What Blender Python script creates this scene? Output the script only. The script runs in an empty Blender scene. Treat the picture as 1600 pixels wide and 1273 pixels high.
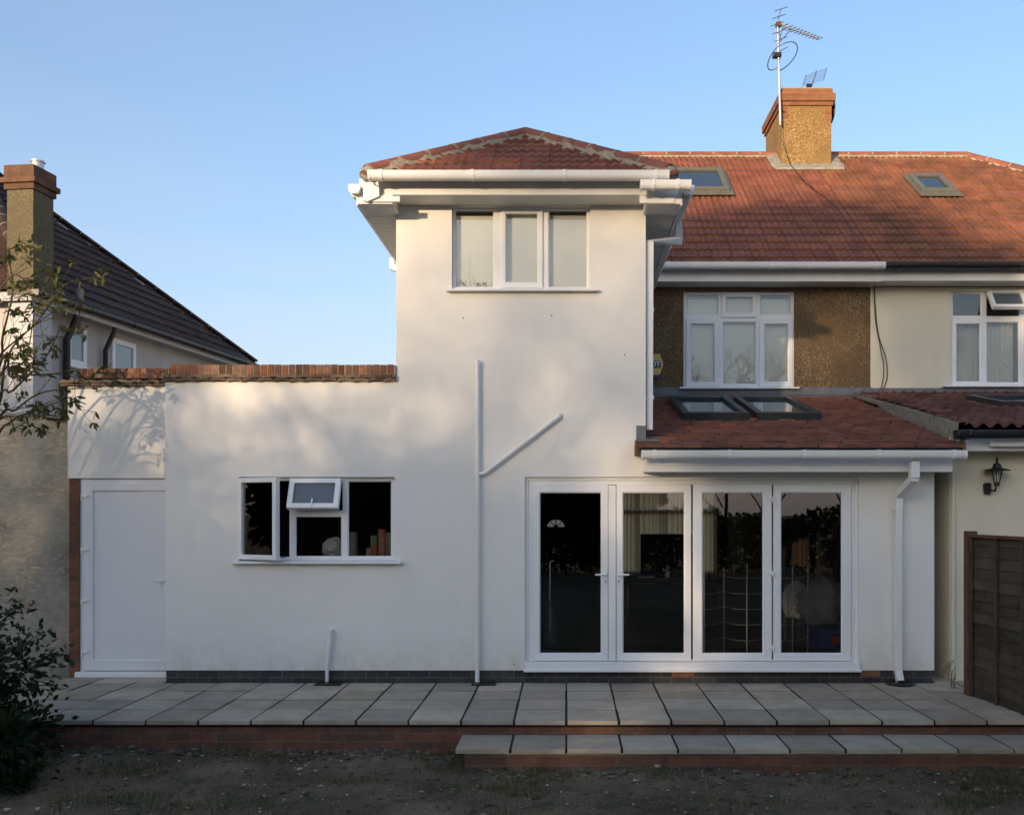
import bpy, bmesh, math, random
import numpy as np
from mathutils import Vector, Matrix, noise
rnd = random.Random(7)
R = math.radians
S = bpy.context.scene
C = S.collection

# ------------------------------------------------------------------ camera
F = 1520.0; VX = 885.0; VY = 795.0; DW = 10.38; CH = 1.85      # the house front is the plane y = 0, the patio top is z = 0
cam = bpy.data.objects.new('camera', bpy.data.cameras.new('camera')); C.objects.link(cam)
cam.location = (0, -DW, CH); cam.rotation_euler = (R(90), 0, 0)
cam.data.sensor_width = 36; cam.data.lens = 36*F/1600
cam.data.shift_x = (800-VX)/1600; cam.data.shift_y = (VY-636.5)/1600
cam.data.clip_end = 2000
S.camera = cam
def X(px, D): return (px-VX)/F*D
def Z(py, D): return CH+(VY-py)/F*D

# ------------------------------------------------------------------ world and sun
SUN_AZ, SUN_EL = 30.0, 7.0          # azimuth to the left of straight-behind-the-camera
w = bpy.data.worlds.new('World'); S.world = w; w.use_nodes = True
nt = w.node_tree; bg = nt.nodes['Background']
sky = nt.nodes.new('ShaderNodeTexSky'); sky.sky_type = 'NISHITA'; sky.sun_disc = False
sky.sun_elevation = R(SUN_EL); sky.sun_rotation = R(180+SUN_AZ)
sky.air_density = 1.0; sky.dust_density = 2.6; sky.ozone_density = 2.8; sky.altitude = 50
# thin veil of high cirrus: thicker towards the horizon because one looks through more of it
tcw = nt.nodes.new('ShaderNodeTexCoord'); sxyz = nt.nodes.new('ShaderNodeSeparateXYZ'); nt.links.new(tcw.outputs['Generated'], sxyz.inputs[0])
def wm(op, a, b_):
    n = nt.nodes.new('ShaderNodeMath'); n.operation = op
    for i_, v_ in enumerate((a, b_)):
        if isinstance(v_, (int, float)): n.inputs[i_].default_value = v_
        else: nt.links.new(v_, n.inputs[i_])
    return n.outputs[0]
zc = wm('MAXIMUM', sxyz.outputs['Z'], .02); inv = wm('DIVIDE', 1.0, zc)
cx_ = nt.nodes.new('ShaderNodeCombineXYZ'); nt.links.new(wm('MULTIPLY', sxyz.outputs['X'], inv), cx_.inputs[0]); nt.links.new(wm('MULTIPLY', wm('MULTIPLY', sxyz.outputs['Y'], inv), 1.9), cx_.inputs[1])
cn = nt.nodes.new('ShaderNodeTexNoise'); cn.inputs['Scale'].default_value = .55; cn.inputs['Detail'].default_value = 5; cn.inputs['Roughness'].default_value = .5; cn.inputs['Distortion'].default_value = .6; nt.links.new(cx_.outputs[0], cn.inputs['Vector'])
fc = wm('MINIMUM', wm('MULTIPLY', inv, wm('MULTIPLY', wm('ADD', wm('MULTIPLY', cn.outputs['Fac'], .9), .55), .07)), .62)
vm = nt.nodes.new('ShaderNodeMix'); vm.data_type = 'RGBA'; nt.links.new(fc, vm.inputs[0]); nt.links.new(sky.outputs[0], vm.inputs[6]); vm.inputs[7].default_value = (1.95, 1.87, 2.15, 1)
nt.links.new(vm.outputs[2], bg.inputs[0]); bg.inputs[1].default_value = 0.15
sl = bpy.data.lights.new('sun', 'SUN'); sl.energy = 2.2; sl.angle = R(0.85); sl.color = (1.0, 0.74, 0.48)
sun = bpy.data.objects.new('sun', sl); C.objects.link(sun)
sdir = Vector((-math.sin(R(SUN_AZ))*math.cos(R(SUN_EL)), -math.cos(R(SUN_AZ))*math.cos(R(SUN_EL)), math.sin(R(SUN_EL))))
sun.rotation_euler = sdir.to_track_quat('Z', 'Y').to_euler(); sun.location = (-20, -30, 12)
S.view_settings.view_transform = 'Standard'; S.view_settings.look = 'None'
S.view_settings.exposure = 1.5; S.view_settings.gamma = 1.0

# ------------------------------------------------------------------ helpers
class MB:
    def __init__(s): s.v = []; s.f = []; s.c = []; s.cur = (1, 1, 1)
    def add(s, vs, fs):
        o = len(s.v); s.v += [tuple(p) for p in vs]; s.c += [s.cur]*len(vs)
        s.f += [tuple(i+o for i in f) for f in fs]
        return s
    def box(s, x0, x1, y0, y1, z0, z1):
        if x0 > x1: x0, x1 = x1, x0
        if y0 > y1: y0, y1 = y1, y0
        if z0 > z1: z0, z1 = z1, z0
        return s.add([(x0,y0,z0),(x1,y0,z0),(x1,y1,z0),(x0,y1,z0),(x0,y0,z1),(x1,y0,z1),(x1,y1,z1),(x0,y1,z1)],
              [(0,3,2,1),(4,5,6,7),(0,1,5,4),(1,2,6,5),(2,3,7,6),(3,0,4,7)])
    def hexa(s, b, t):      # bottom four and top four corners, counter-clockwise
        return s.add(list(b)+list(t), [(0,3,2,1),(4,5,6,7),(0,1,5,4),(1,2,6,5),(2,3,7,6),(3,0,4,7)])
    def quad(s, a, b, c, d): return s.add([a,b,c,d], [(0,1,2,3)])
    def tube(s, pts, r, n=10, cap=True):
        pts = [Vector(p) for p in pts]; rs = r if isinstance(r, (list, tuple)) else [r]*len(pts)
        vs = []; up = None
        for i, p in enumerate(pts):
            d = (pts[min(i+1, len(pts)-1)]-pts[max(i-1, 0)]).normalized()
            if up is None:
                up = d.cross(Vector((0.3, 0.9, 0.2)) if abs(d.y) < .9 else Vector((1, 0, 0.1))).normalized()
            else:
                up = (up-d*up.dot(d)).normalized()
            q = d.cross(up)
            k = 1.0
            if 0 < i < len(pts)-1:
                a = (pts[i]-pts[i-1]).normalized(); b = (pts[i+1]-pts[i]).normalized()
                k = 1/max(.6, math.cos(a.angle(b)/2)) if a.length and b.length else 1
            for j in range(n):
                t = 2*math.pi*j/n
                vs.append(p+(up*math.cos(t)+q*math.sin(t))*rs[i]*k)
        fs = []
        for i in range(len(pts)-1):
            for j in range(n):
                a = i*n+j; b = i*n+(j+1) % n
                fs.append((a, b, b+n, a+n))
        if cap:
            fs.append(tuple(reversed(range(n)))); fs.append(tuple(range((len(pts)-1)*n, len(pts)*n)))
        return s.add(vs, fs)
    def sweep(s, prof, path, closed=True):   # prof: (side, height) pairs; path: points, profile upright, side = right of travel
        path = [Vector(p) for p in path]; n = len(prof); vs = []
        for i, p in enumerate(path):
            d = path[min(i+1, len(path)-1)]-path[max(i-1, 0)]; d.z = 0; d.normalize()
            r = Vector((d.y, -d.x, 0))
            for (a, h) in prof: vs.append(p+r*a+Vector((0, 0, h)))
        fs = []
        for i in range(len(path)-1):
            for j in range(n if closed else n-1):
                a = i*n+j; b = i*n+(j+1) % n
                fs.append((a, b, b+n, a+n))
        if closed:
            fs.append(tuple(reversed(range(n)))); fs.append(tuple(range((len(path)-1)*n, len(path)*n)))
        return s.add(vs, fs)
    def lathe(s, prof, cx, cy, n=16):        # (radius, z)
        vs = []; fs = []
        for (r, z) in prof:
            for j in range(n):
                t = 2*math.pi*j/n; vs.append((cx+r*math.cos(t), cy+r*math.sin(t), z))
        for i in range(len(prof)-1):
            for j in range(n):
                a = i*n+j; b = i*n+(j+1) % n; fs.append((a, b, b+n, a+n))
        fs.append(tuple(reversed(range(n)))); fs.append(tuple(range((len(prof)-1)*n, len(prof)*n)))
        return s.add(vs, fs)
    def build(s, name, mat, parent=None, smooth=False, bevel=0, label=None, fixn=True):
        me = bpy.data.meshes.new(name); me.from_pydata(s.v, [], s.f)
        if True:
            ca = me.color_attributes.new('tint', 'FLOAT_COLOR', 'POINT')
            ca.data.foreach_set('color', [k for c in s.c for k in (c[0], c[1], c[2], 1.0)])
        if fixn:
            bm = bmesh.new(); bm.from_mesh(me); bmesh.ops.recalc_face_normals(bm, faces=bm.faces); bm.to_mesh(me); bm.free()
        me.materials.append(mat)
        if smooth:
            me.shade_smooth()
            me.set_sharp_from_angle(angle=R(40))
        o = bpy.data.objects.new(name, me); C.objects.link(o)
        if parent is not None: o.parent = parent
        if bevel:
            m = o.modifiers.new('bevel', 'BEVEL'); m.width = bevel; m.segments = 2; m.limit_method = 'ANGLE'; m.angle_limit = R(50)
        if label: o['label'] = label
        return o
def tag(o, label=None, cat=None, group=None, kind=None):
    if label: o['label'] = label
    if cat: o['category'] = cat
    if group: o['group'] = group
    if kind: o['kind'] = kind
    return o
def empty(name, loc, label, cat, group=None):
    o = bpy.data.objects.new(name, None); C.objects.link(o); o.location = loc; o.empty_display_size = .2
    bpy.context.view_layer.update()
    return tag(o, label, cat, group)
def adopt(root):                    # parts were built in world coordinates: keep them where they are
    inv = Matrix.Translation(root.location).inverted()
    for ch in root.children: ch.matrix_parent_inverse = inv
def rgbv(base, v): return tuple(max(0.01, b*v) for b in base)

# ------------------------------------------------------------------ materials
def newmat(name, rough=.6, spec=.5):
    m = bpy.data.materials.new(name); m.use_nodes = True
    b = m.node_tree.nodes['Principled BSDF']; b.inputs['Roughness'].default_value = rough
    b.inputs['Specular IOR Level'].default_value = spec
    return m, m.node_tree, b
def nd(t, typ, **kw):
    n = t.nodes.new(typ)
    for k, v in kw.items():
        if k.startswith('i_'): n.inputs[k[2:].replace('_', ' ')].default_value = v
        else: setattr(n, k, v)
    return n
def mixc(t, fac, a, b, mode='MIX'):
    n = t.nodes.new('ShaderNodeMix'); n.data_type = 'RGBA'; n.blend_type = mode; n.clamp_factor = True
    def put(i, v):
        if hasattr(v, 'is_linked') or hasattr(v, 'links'): t.links.new(v, n.inputs[i])
        elif isinstance(v, (int, float)): n.inputs[i].default_value = v
        else: n.inputs[i].default_value = (v[0], v[1], v[2], 1)
    put(0, fac); put(6, a); put(7, b)
    return n.outputs[2]
def noisef(t, scale, lo=.35, hi=.65, detail=4, coord=None, dist=0, rough=.55):
    n = nd(t, 'ShaderNodeTexNoise', i_Scale=scale, i_Detail=detail, i_Distortion=dist, i_Roughness=rough)
    if coord is not None: t.links.new(coord, n.inputs['Vector'])
    r = nd(t, 'ShaderNodeMapRange'); r.inputs[1].default_value = lo; r.inputs[2].default_value = hi
    t.links.new(n.outputs['Fac'], r.inputs[0]); return r.outputs[0]
def ocoord(t, scale=(1, 1, 1)):
    c = nd(t, 'ShaderNodeTexCoord'); m = nd(t, 'ShaderNodeMapping'); m.inputs['Scale'].default_value = scale
    t.links.new(c.outputs['Object'], m.inputs[0]); return m.outputs[0]
def bump(t, b, h, strength=.3, dist=.01):
    n = nd(t, 'ShaderNodeBump'); n.inputs['Strength'].default_value = strength; n.inputs['Distance'].default_value = dist
    t.links.new(h, n.inputs['Height']); t.links.new(n.outputs[0], b.inputs['Normal']); return n
def simple(name, col, rough=.6, var=.12, scale=6, bmp=0, bscale=80, metal=0, tint=False, spec=.5, col2=None, bdist=.004):
    m, t, b = newmat(name, rough, spec)
    co = ocoord(t)
    c = mixc(t, noisef(t, scale, .3, .7, 5, co), tuple(k*(1-var) for k in col), tuple(min(1, k*(1+var)) for k in (col2 or col)))
    if tint:
        a = nd(t, 'ShaderNodeAttribute', attribute_name='tint'); c = mixc(t, 1.0, c, a.outputs['Color'], 'MULTIPLY')
    t.links.new(c, b.inputs['Base Color']); b.inputs['Metallic'].default_value = metal
    if bmp:
        n = nd(t, 'ShaderNodeTexNoise', i_Scale=bscale, i_Detail=5); t.links.new(co, n.inputs['Vector'])
        bump(t, b, n.outputs['Fac'], bmp, bdist)
    return m
def add_noise_mix(m, col, scale, lo, hi, amt=1.0, stretch=(1, 1, 1)):
    t = m.node_tree; b = t.nodes['Principled BSDF']; src = b.inputs['Base Color'].links[0].from_socket
    f = noisef(t, scale, lo, hi, 6, ocoord(t, stretch), rough=.65)
    mu = nd(t, 'ShaderNodeMath', operation='MULTIPLY'); t.links.new(f, mu.inputs[0]); mu.inputs[1].default_value = amt
    t.links.new(mixc(t, mu.outputs[0], src, col), b.inputs['Base Color']); return m
M = {}
M['render'] = simple('white_render', (.79, .765, .72), .88, .025, 1.3, .35, 160, spec=.2)
add_noise_mix(M['render'], (.60, .585, .56), 2.2, .56, .85, .22, (1, 1, .25))
add_noise_mix(M['render'], (.70, .66, .60), 9, .62, .8, .25)
def trowel(m):
    t = m.node_tree; b = t.nodes['Principled BSDF']; old = b.inputs['Normal'].links[0].from_node
    n = nd(t, 'ShaderNodeTexNoise', i_Scale=2.6, i_Detail=3); t.links.new(ocoord(t), n.inputs['Vector'])
    bp = nd(t, 'ShaderNodeBump'); bp.inputs['Strength'].default_value = .55; bp.inputs['Distance'].default_value = .02
    t.links.new(n.outputs['Fac'], bp.inputs['Height']); t.links.new(bp.outputs[0], old.inputs['Normal'])
    # soil splashed up the foot of the wall
    src = b.inputs['Base Color'].links[0].from_socket
    c = nd(t, 'ShaderNodeTexCoord'); sp = nd(t, 'ShaderNodeSeparateXYZ'); t.links.new(c.outputs['Object'], sp.inputs[0])
    r = nd(t, 'ShaderNodeMapRange'); r.inputs[1].default_value = .55; r.inputs[2].default_value = .12; t.links.new(sp.outputs['Z'], r.inputs[0])
    mu = nd(t, 'ShaderNodeMath', operation='MULTIPLY'); t.links.new(r.outputs[0], mu.inputs[0]); t.links.new(noisef(t, 5, .35, .8, 8, ocoord(t, (1, 1, .6)), rough=.75), mu.inputs[1])
    mu2 = nd(t, 'ShaderNodeMath', operation='MULTIPLY'); t.links.new(mu.outputs[0], mu2.inputs[0]); mu2.inputs[1].default_value = .6
    t.links.new(mixc(t, mu2.outputs[0], src, (.36, .33, .28)), b.inputs['Base Color'])
trowel(M['render'])
M['upvc'] = simple('white_upvc', (.79, .79, .785), .32, .015, 3)
M['upvc_door'] = simple('white_upvc_panel', (.70, .71, .74), .42, .02, 2)
M['gutter'] = simple('white_gutter_plastic', (.77, .765, .745), .3, .03, 4)
add_noise_mix(M['gutter'], (.45, .43, .38), 7, .58, .8, .3, (1, 1, 3))
M['soffit'] = simple('soffit_board', (.62, .63, .60), .45, .04, 4)
M['black_plastic'] = simple('black_plastic', (.015, .015, .016), .35, .2, 6)
M['cream'] = simple('cream_masonry_paint', (.70, .64, .50), .85, .03, 1.5, .3, 120, spec=.2)
add_noise_mix(M['cream'], (.50, .44, .32), 2.5, .55, .85, .3, (1, 1, .3))
M['offwhite'] = simple('weathered_offwhite_paint', (.50, .49, .48), .85, .06, 1.5, .4, 60, spec=.2)
add_noise_mix(M['offwhite'], (.33, .31, .26), 3, .5, .8, .5, (1, 1, .3))
M['lead'] = simple('grey_lead', (.13, .14, .155), .5, .25, 5, .3, 12)
M['mortar'] = simple('bedding_mortar', (.33, .27, .19), .9, .25, 14, .7, 60, bdist=.01)
M['mortar_grey'] = simple('weathered_mortar', (.27, .25, .20), .9, .3, 14, .7, 60, bdist=.01)
M['tile'] = simple('red_concrete_tile', (.212, .078, .048), .75, .22, 3.5, .35, 140, tint=True, spec=.3)
add_noise_mix(M['tile'], (.10, .05, .04), 5, .55, .85, .35)
M['tile_old'] = simple('weathered_orange_tile', (.225, .088, .048), .8, .25, 2.5, .4, 120, tint=True, spec=.25)
add_noise_mix(M['tile_old'], (.07, .05, .034), 2.2, .42, .78, .65)
M['tile_old'].node_tree.nodes['Principled BSDF']
M['tile_flat'] = simple('flat_clay_tile', (.185, .072, .048), .75, .25, 4, .35, 90, tint=True, spec=.3)
M['tile_dark'] = simple('brown_concrete_tile', (.055, .031, .022), .8, .3, 4, .3, 90, tint=True, spec=.25)
M['tile_pan'] = simple('pantile_dark_red', (.13, .055, .045), .8, .35, 4, .4, 90, tint=True, spec=.25)
M['ridge'] = simple('ridge_tile_red', (.25, .088, .055), .75, .2, 6, .3, 100, tint=True, spec=.3)
M['brick_tinted'] = simple('coping_brick', (.20, .10, .06), .85, .25, 18, .5, 120, tint=True, spec=.2)
M['creasing'] = simple('creasing_tile', (.12, .085, .06), .85, .35, 9, .4, 80, tint=True)
M['slab'] = simple('concrete_slab', (.41, .355, .28), .85, .12, 5, .35, 140, tint=True, spec=.25)
add_noise_mix(M['slab'], (.19, .165, .13), 2.6, .48, .75, .6)
add_noise_mix(M['slab'], (.12, .105, .08), 14, .6, .75, .5)
add_noise_mix(M['slab'], (.42, .39, .34), 1.7, .55, .75, .35)
M['sand'] = simple('joint_sand', (.009, .008, .007), .95, .3, 30)
M['wood_dark'] = simple('weathered_fence_board', (.062, .050, .036), .85, .3, 6, .6, 40, tint=True, spec=.2)
add_noise_mix(M['wood_dark'], (.105, .10, .08), 5, .5, .75, .5, (1, .3, 6))
M['wood_post'] = simple('brown_fence_post', (.115, .062, .035), .8, .25, 5, .4, 50, spec=.2)
M['curtain'] = None
M['aerial'] = simple('grey_aluminium', (.35, .34, .33), .45, .15, 20, metal=.6)
M['aerial_dark'] = simple('weathered_aluminium', (.12, .12, .12), .5, .2, 20, metal=.5)
M['galv'] = simple('galvanised_steel', (.55, .54, .52), .4, .12, 20, metal=.7)
M['chrome'] = simple('bare_steel_wire', (.5, .48, .45), .35, .1, 20, metal=.6)
M['skyframe'] = simple('dark_grey_skylight_frame', (.028, .031, .032), .4, .15, 8)
M['skyframe_grey'] = simple('grey_green_skylight_frame', (.13, .125, .095), .5, .15, 8)
M['bark'] = simple('bark', (.085, .065, .045), .9, .3, 12, .6, 40, spec=.15)
M['interior'] = simple('unlit_interior', (.09, .085, .08), .85, .08, 1)  # darkness of the unlit rooms is put into this colour
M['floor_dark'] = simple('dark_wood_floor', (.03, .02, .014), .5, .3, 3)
M['blind'] = simple('white_roller_blind', (.64, .63, .57), .8, .01, 2)
M['dark'] = simple('near_black', (.008, .008, .009), .5, .1, 2)
M['cable'] = simple('black_cable', (.012, .011, .01), .5, .1, 2)
M['lamp_black'] = simple('black_lamp_metal', (.012, .012, .012), .4, .1, 8)
M['yellow'] = simple('yellow_alarm_box', (.62, .44, .12), .45, .05, 4)
M['blue'] = simple('navy_blue_plastic', (.02, .03, .12), .4, .1, 4)
M['white_text'] = simple('white_print', (.75, .75, .72), .5, .02, 4)
M['cloth'] = simple('pale_cloth', (.20, .20, .21), .95, .12, 5)
M['tub'] = simple('blue_plastic_tub', (.015, .03, .16), .45, .1, 3)
M['redp'] = simple('red_plastic', (.30, .015, .012), .4, .1, 3)
M['card'] = simple('red_printed_card', (.42, .07, .03), .6, .1, 5, tint=True)
M['jar'] = simple('brushed_tin', (.42, .42, .40), .35, .1, 8, metal=.5)
M['bag'] = simple('white_plastic_bag', (.50, .50, .50), .45, .08, 9, .8, 14, bdist=.03)
M['stone'] = simple('pale_pebble', (.27, .24, .19), .85, .4, 9, .3, 50, tint=True)
M['keyhole'] = M['dark']

# painted pebbledash (brown) and roughcast
def pebble(name, c1, c2, c3, scale=90, st=.9, dist=.02):
    m, t, b = newmat(name, .9, .2); co = ocoord(t)
    v = nd(t, 'ShaderNodeTexVoronoi', i_Scale=scale); t.links.new(co, v.inputs['Vector'])
    r = nd(t, 'ShaderNodeValToRGB'); r.color_ramp.interpolation = 'LINEAR'
    e = r.color_ramp.elements; e[0].position = 0; e[0].color = (*c1, 1); e[1].position = 1; e[1].color = (*c3, 1)
    k = r.color_ramp.elements.new(.62); k.color = (*c2, 1)
    sep = nd(t, 'ShaderNodeSeparateColor'); t.links.new(v.outputs['Color'], sep.inputs[0]); t.links.new(sep.outputs[0], r.inputs[0])
    big = mixc(t, noisef(t, 1.6, .35, .7, 5, co), r.outputs[0], tuple(k*.75 for k in c2))
    t.links.new(big, b.inputs['Base Color'])
    bump(t, b, v.outputs['Distance'], st, dist); return m
M['pebbledash'] = pebble('brown_pebbledash', (.11, .068, .035), (.215, .14, .075), (.42, .33, .21), 75)
M['pebble_chim'] = pebble('ochre_pebbledash', (.20, .115, .045), (.36, .22, .085), (.56, .40, .20), 60)
M['chim_olive'] = pebble('olive_grey_roughcast', (.10, .085, .05), (.15, .125, .075), (.20, .17, .11), 50, .4)
m, t, b = newmat('grey_roughcast', .95, .15); co = ocoord(t)
c = mixc(t, noisef(t, 2.2, .35, .68, 6, co), (.42, .385, .32), (.25, .235, .195))
c = mixc(t, noisef(t, 20, .50, .70, 6, ocoord(t, (.7, 1, 1.2))), c, (.46, .43, .36))
t.links.new(c, b.inputs['Base Color'])
n = nd(t, 'ShaderNodeTexNoise', i_Scale=26, i_Detail=7, i_Roughness=.7); t.links.new(ocoord(t, (.75, 1, 1.25)), n.inputs['Vector'])
bump(t, b, n.outputs['Fac'], 1.0, .03); M['roughcast'] = m

def brickmat(name, c1, c2, mortar, bw=.225, bh=.075, ms=.010, axis='XZ', bias=0, rough=.85, off=(0, 0), dirt=.35):
    m, t, b = newmat(name, rough, .25)
    tc = nd(t, 'ShaderNodeTexCoord'); sp = nd(t, 'ShaderNodeSeparateXYZ'); t.links.new(tc.outputs['Object'], sp.inputs[0])
    cb = nd(t, 'ShaderNodeCombineXYZ')
    a = nd(t, 'ShaderNodeMath', operation='ADD'); a.inputs[1].default_value = off[0]
    d = nd(t, 'ShaderNodeMath', operation='ADD'); d.inputs[1].default_value = off[1]
    if axis == 'BOTH':
        s2 = nd(t, 'ShaderNodeMath', operation='ADD'); t.links.new(sp.outputs['X'], s2.inputs[0]); t.links.new(sp.outputs['Y'], s2.inputs[1]); t.links.new(s2.outputs[0], a.inputs[0])
    else: t.links.new(sp.outputs[axis[0]], a.inputs[0])
    t.links.new(sp.outputs['Z'], d.inputs[0])
    t.links.new(a.outputs[0], cb.inputs['X']); t.links.new(d.outputs[0], cb.inputs['Y'])
    br = nd(t, 'ShaderNodeTexBrick'); t.links.new(cb.outputs[0], br.inputs['Vector'])
    br.inputs['Color1'].default_value = (*c1, 1); br.inputs['Color2'].default_value = (*c2, 1); br.inputs['Mortar'].default_value = (*mortar, 1)
    br.inputs['Scale'].default_value = 1; br.inputs['Mortar Size'].default_value = ms*.5; br.inputs['Mortar Smooth'].default_value = .2
    br.inputs['Bias'].default_value = bias; br.inputs['Brick Width'].default_value = bw; br.inputs['Row Height'].default_value = bh
    br.offset = .5
    co = ocoord(t)
    c = mixc(t, noisef(t, 7, .4, .75, 6, co), br.outputs['Color'], tuple(k*.45 for k in c1))
    c2_ = mixc(t, dirt, br.outputs['Color'], c)
    t.links.new(c2_, b.inputs['Base Color'])
    h = nd(t, 'ShaderNodeMath', operation='SUBTRACT'); h.inputs[0].default_value = 1; t.links.new(br.outputs['Fac'], h.inputs[1])
    nn = nd(t, 'ShaderNodeTexNoise', i_Scale=90); t.links.new(co, nn.inputs['Vector'])
    ad = nd(t, 'ShaderNodeMath', operation='MULTIPLY_ADD'); t.links.new(nn.outputs['Fac'], ad.inputs[0]); ad.inputs[1].default_value = .3; t.links.new(h.outputs[0], ad.inputs[2])
    bump(t, b, ad.outputs[0], .6, .008); return m
M['blue_brick'] = brickmat('blue_engineering_brick', (.035, .038, .045), (.06, .058, .056), (.13, .12, .10), off=(.0, -.055), rough=.55)
M['red_brick'] = brickmat('red_riser_brick', (.20, .085, .055), (.10, .065, .048), (.16, .13, .10), off=(.04, .04), dirt=.7)
M['pier_brick'] = brickmat('pier_brick', (.22, .085, .05), (.12, .055, .035), (.12, .10, .085), off=(.1, 0))
M['chim_brick_dull'] = brickmat('dull_chimney_brick', (.17, .085, .05), (.10, .06, .04), (.13, .10, .07), axis='BOTH', off=(.05, 0), dirt=.7)
M['chim_brick'] = brickmat('chimney_brick', (.30, .115, .05), (.20, .085, .045), (.24, .17, .09), axis='BOTH', off=(.05, 0))

# glass: thin clear pane, mirror part by Fresnel
def glass(name, ior=1.55, tint=(.98, .99, .985), rough=0.0):
    m = bpy.data.materials.new(name); m.use_nodes = True; t = m.node_tree; t.nodes.clear()
    o = nd(t, 'ShaderNodeOutputMaterial'); mx = nd(t, 'ShaderNodeMixShader'); tr = nd(t, 'ShaderNodeBsdfTransparent'); gl = nd(t, 'ShaderNodeBsdfGlossy')
    fr = nd(t, 'ShaderNodeFresnel'); fr.inputs[0].default_value = ior
    mu = nd(t, 'ShaderNodeMath', operation='MULTIPLY', use_clamp=True); mu.inputs[1].default_value = 1.6
    tr.inputs[0].default_value = (*tint, 1); gl.inputs['Roughness'].default_value = rough
    t.links.new(fr.outputs[0], mu.inputs[0])
    t.links.new(mu.outputs[0], mx.inputs[0]); t.links.new(tr.outputs[0], mx.inputs[1]); t.links.new(gl.outputs[0], mx.inputs[2]); t.links.new(mx.outputs[0], o.inputs[0])
    return m
M['glass'] = glass('clear_window_glass')
m, t, b = newmat('frosted_top_light', .28, .6); b.inputs['Base Color'].default_value = (.10, .12, .15, 1); M['frosted'] = m
m, t, b = newmat('obscure_blue_glass', .2, .8); b.inputs['Base Color'].default_value = (.22, .30, .32, 1); M['obscure'] = m
m, t, b = newmat('skylight_glass', .06, 1.0); b.inputs['Base Color'].default_value = (.03, .04, .045, 1); M['skyglass'] = m

def translucent(name, col, fac=.5, rough=.8, sc=60):
    m, t, b = newmat(name, rough, .2); out = t.nodes['Material Output']
    tl = nd(t, 'ShaderNodeBsdfTranslucent'); mx = nd(t, 'ShaderNodeMixShader'); mx.inputs[0].default_value = fac
    co = ocoord(t)
    c = mixc(t, noisef(t, sc, .3, .7, 3, co), tuple(k*.8 for k in col), tuple(k*1.15 for k in col))
    at = nd(t, 'ShaderNodeAttribute', attribute_name='tint')
    c = mixc(t, 1.0, c, at.outputs['Color'], 'MULTIPLY')
    t.links.new(c, b.inputs['Base Color']); t.links.new(c, tl.inputs[0])
    t.links.new(b.outputs[0], mx.inputs[1]); t.links.new(tl.outputs[0], mx.inputs[2]); t.links.new(mx.outputs[0], out.inputs[0]); return m
M['curtain'] = translucent('net_curtain', (.78, .76, .72), .4)
M['curtain_backlit'] = translucent('backlit_orange_curtain', (.82, .56, .30), .75)  # warm backlight from the sunlit street is put into this curtain colour
M['leaf'] = translucent('dark_green_leaf', (.018, .036, .013), .25, .5, 3)
M['leaf_olive'] = translucent('olive_leaf', (.085, .10, .035), .3, .5, 3)
M['leaf_far'] = translucent('autumn_leaf', (.07, .065, .022), .3, .6, 2)
M['grassblade'] = translucent('grass_blade', (.055, .080, .022), .3, .6, 3)
M['straw'] = translucent('dry_stalk', (.26, .22, .14), .2, .8, 3)

# soil
m, t, b = newmat('dark_stony_soil', .95, .15); co = ocoord(t)
c = mixc(t, noisef(t, 1.2, .35, .68, 6, co), (.210, .160, .105), (.088, .067, .046))
c = mixc(t, noisef(t, 3.5, .5, .7, 6, co), c, (.080, .078, .040))
c = mixc(t, noisef(t, 45, .58, .72, 4, co), c, (.27, .24, .19))
t.links.new(c, b.inputs['Base Color'])
n = nd(t, 'ShaderNodeTexNoise', i_Scale=38, i_Detail=8, i_Roughness=.7); t.links.new(co, n.inputs['Vector'])
bump(t, b, n.outputs['Fac'], 1.0, .03); M['soil'] = m

# ================================================================== SETTING: ground, patio
GZ = -.27
def breaks(lo, a, b, hi, fine, coarse_n):
    l = [lo+(a-lo)*(1-(1-i/coarse_n)**3) for i in range(coarse_n)]
    mid = list(np.arange(a, b, fine)); r = [b+(hi-b)*(i/coarse_n)**3 for i in range(coarse_n+1)]
    return l+mid+r
xs = breaks(-300, -7, 6, 300, .05, 14); ys = breaks(-300, -8, -1.7, 300, .05, 14)
vs = []
for yy in ys:
    for xx in xs:
        p = Vector((xx, yy, 0)); h = 0
        if -9 < yy < -1.4 and -8 < xx < 7:
            h = .04*noise.noise(p*1.3)+.03*noise.noise(p*4)+.022*noise.noise(p*11)+.014*noise.noise(p*25)
            h += .03*max(0, min(1, (-xx-1)/3))*max(0, 1-abs(yy+2.1)/.7)
            h -= .02*max(0, 1-abs(yy+2.55)/.5)*(1 if xx > -.9 else 0)
        vs.append((xx, yy, GZ-.01+h))
nx = len(xs); fs = [(j*nx+i, j*nx+i+1, (j+1)*nx+i+1, (j+1)*nx+i) for j in range(len(ys)-1) for i in range(nx-1)]
# leave the ground out under the house and patio (it would poke through)
def under(i, j): return -5.5 < xs[i] < 11 and -1.72 < ys[j] < 12
mbg = MB(); mbg.add(vs, fs)
g = mbg.build('ground', M['soil'], smooth=True, fixn=False); tag(g, kind='structure')
g.data.shade_smooth()

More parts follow.
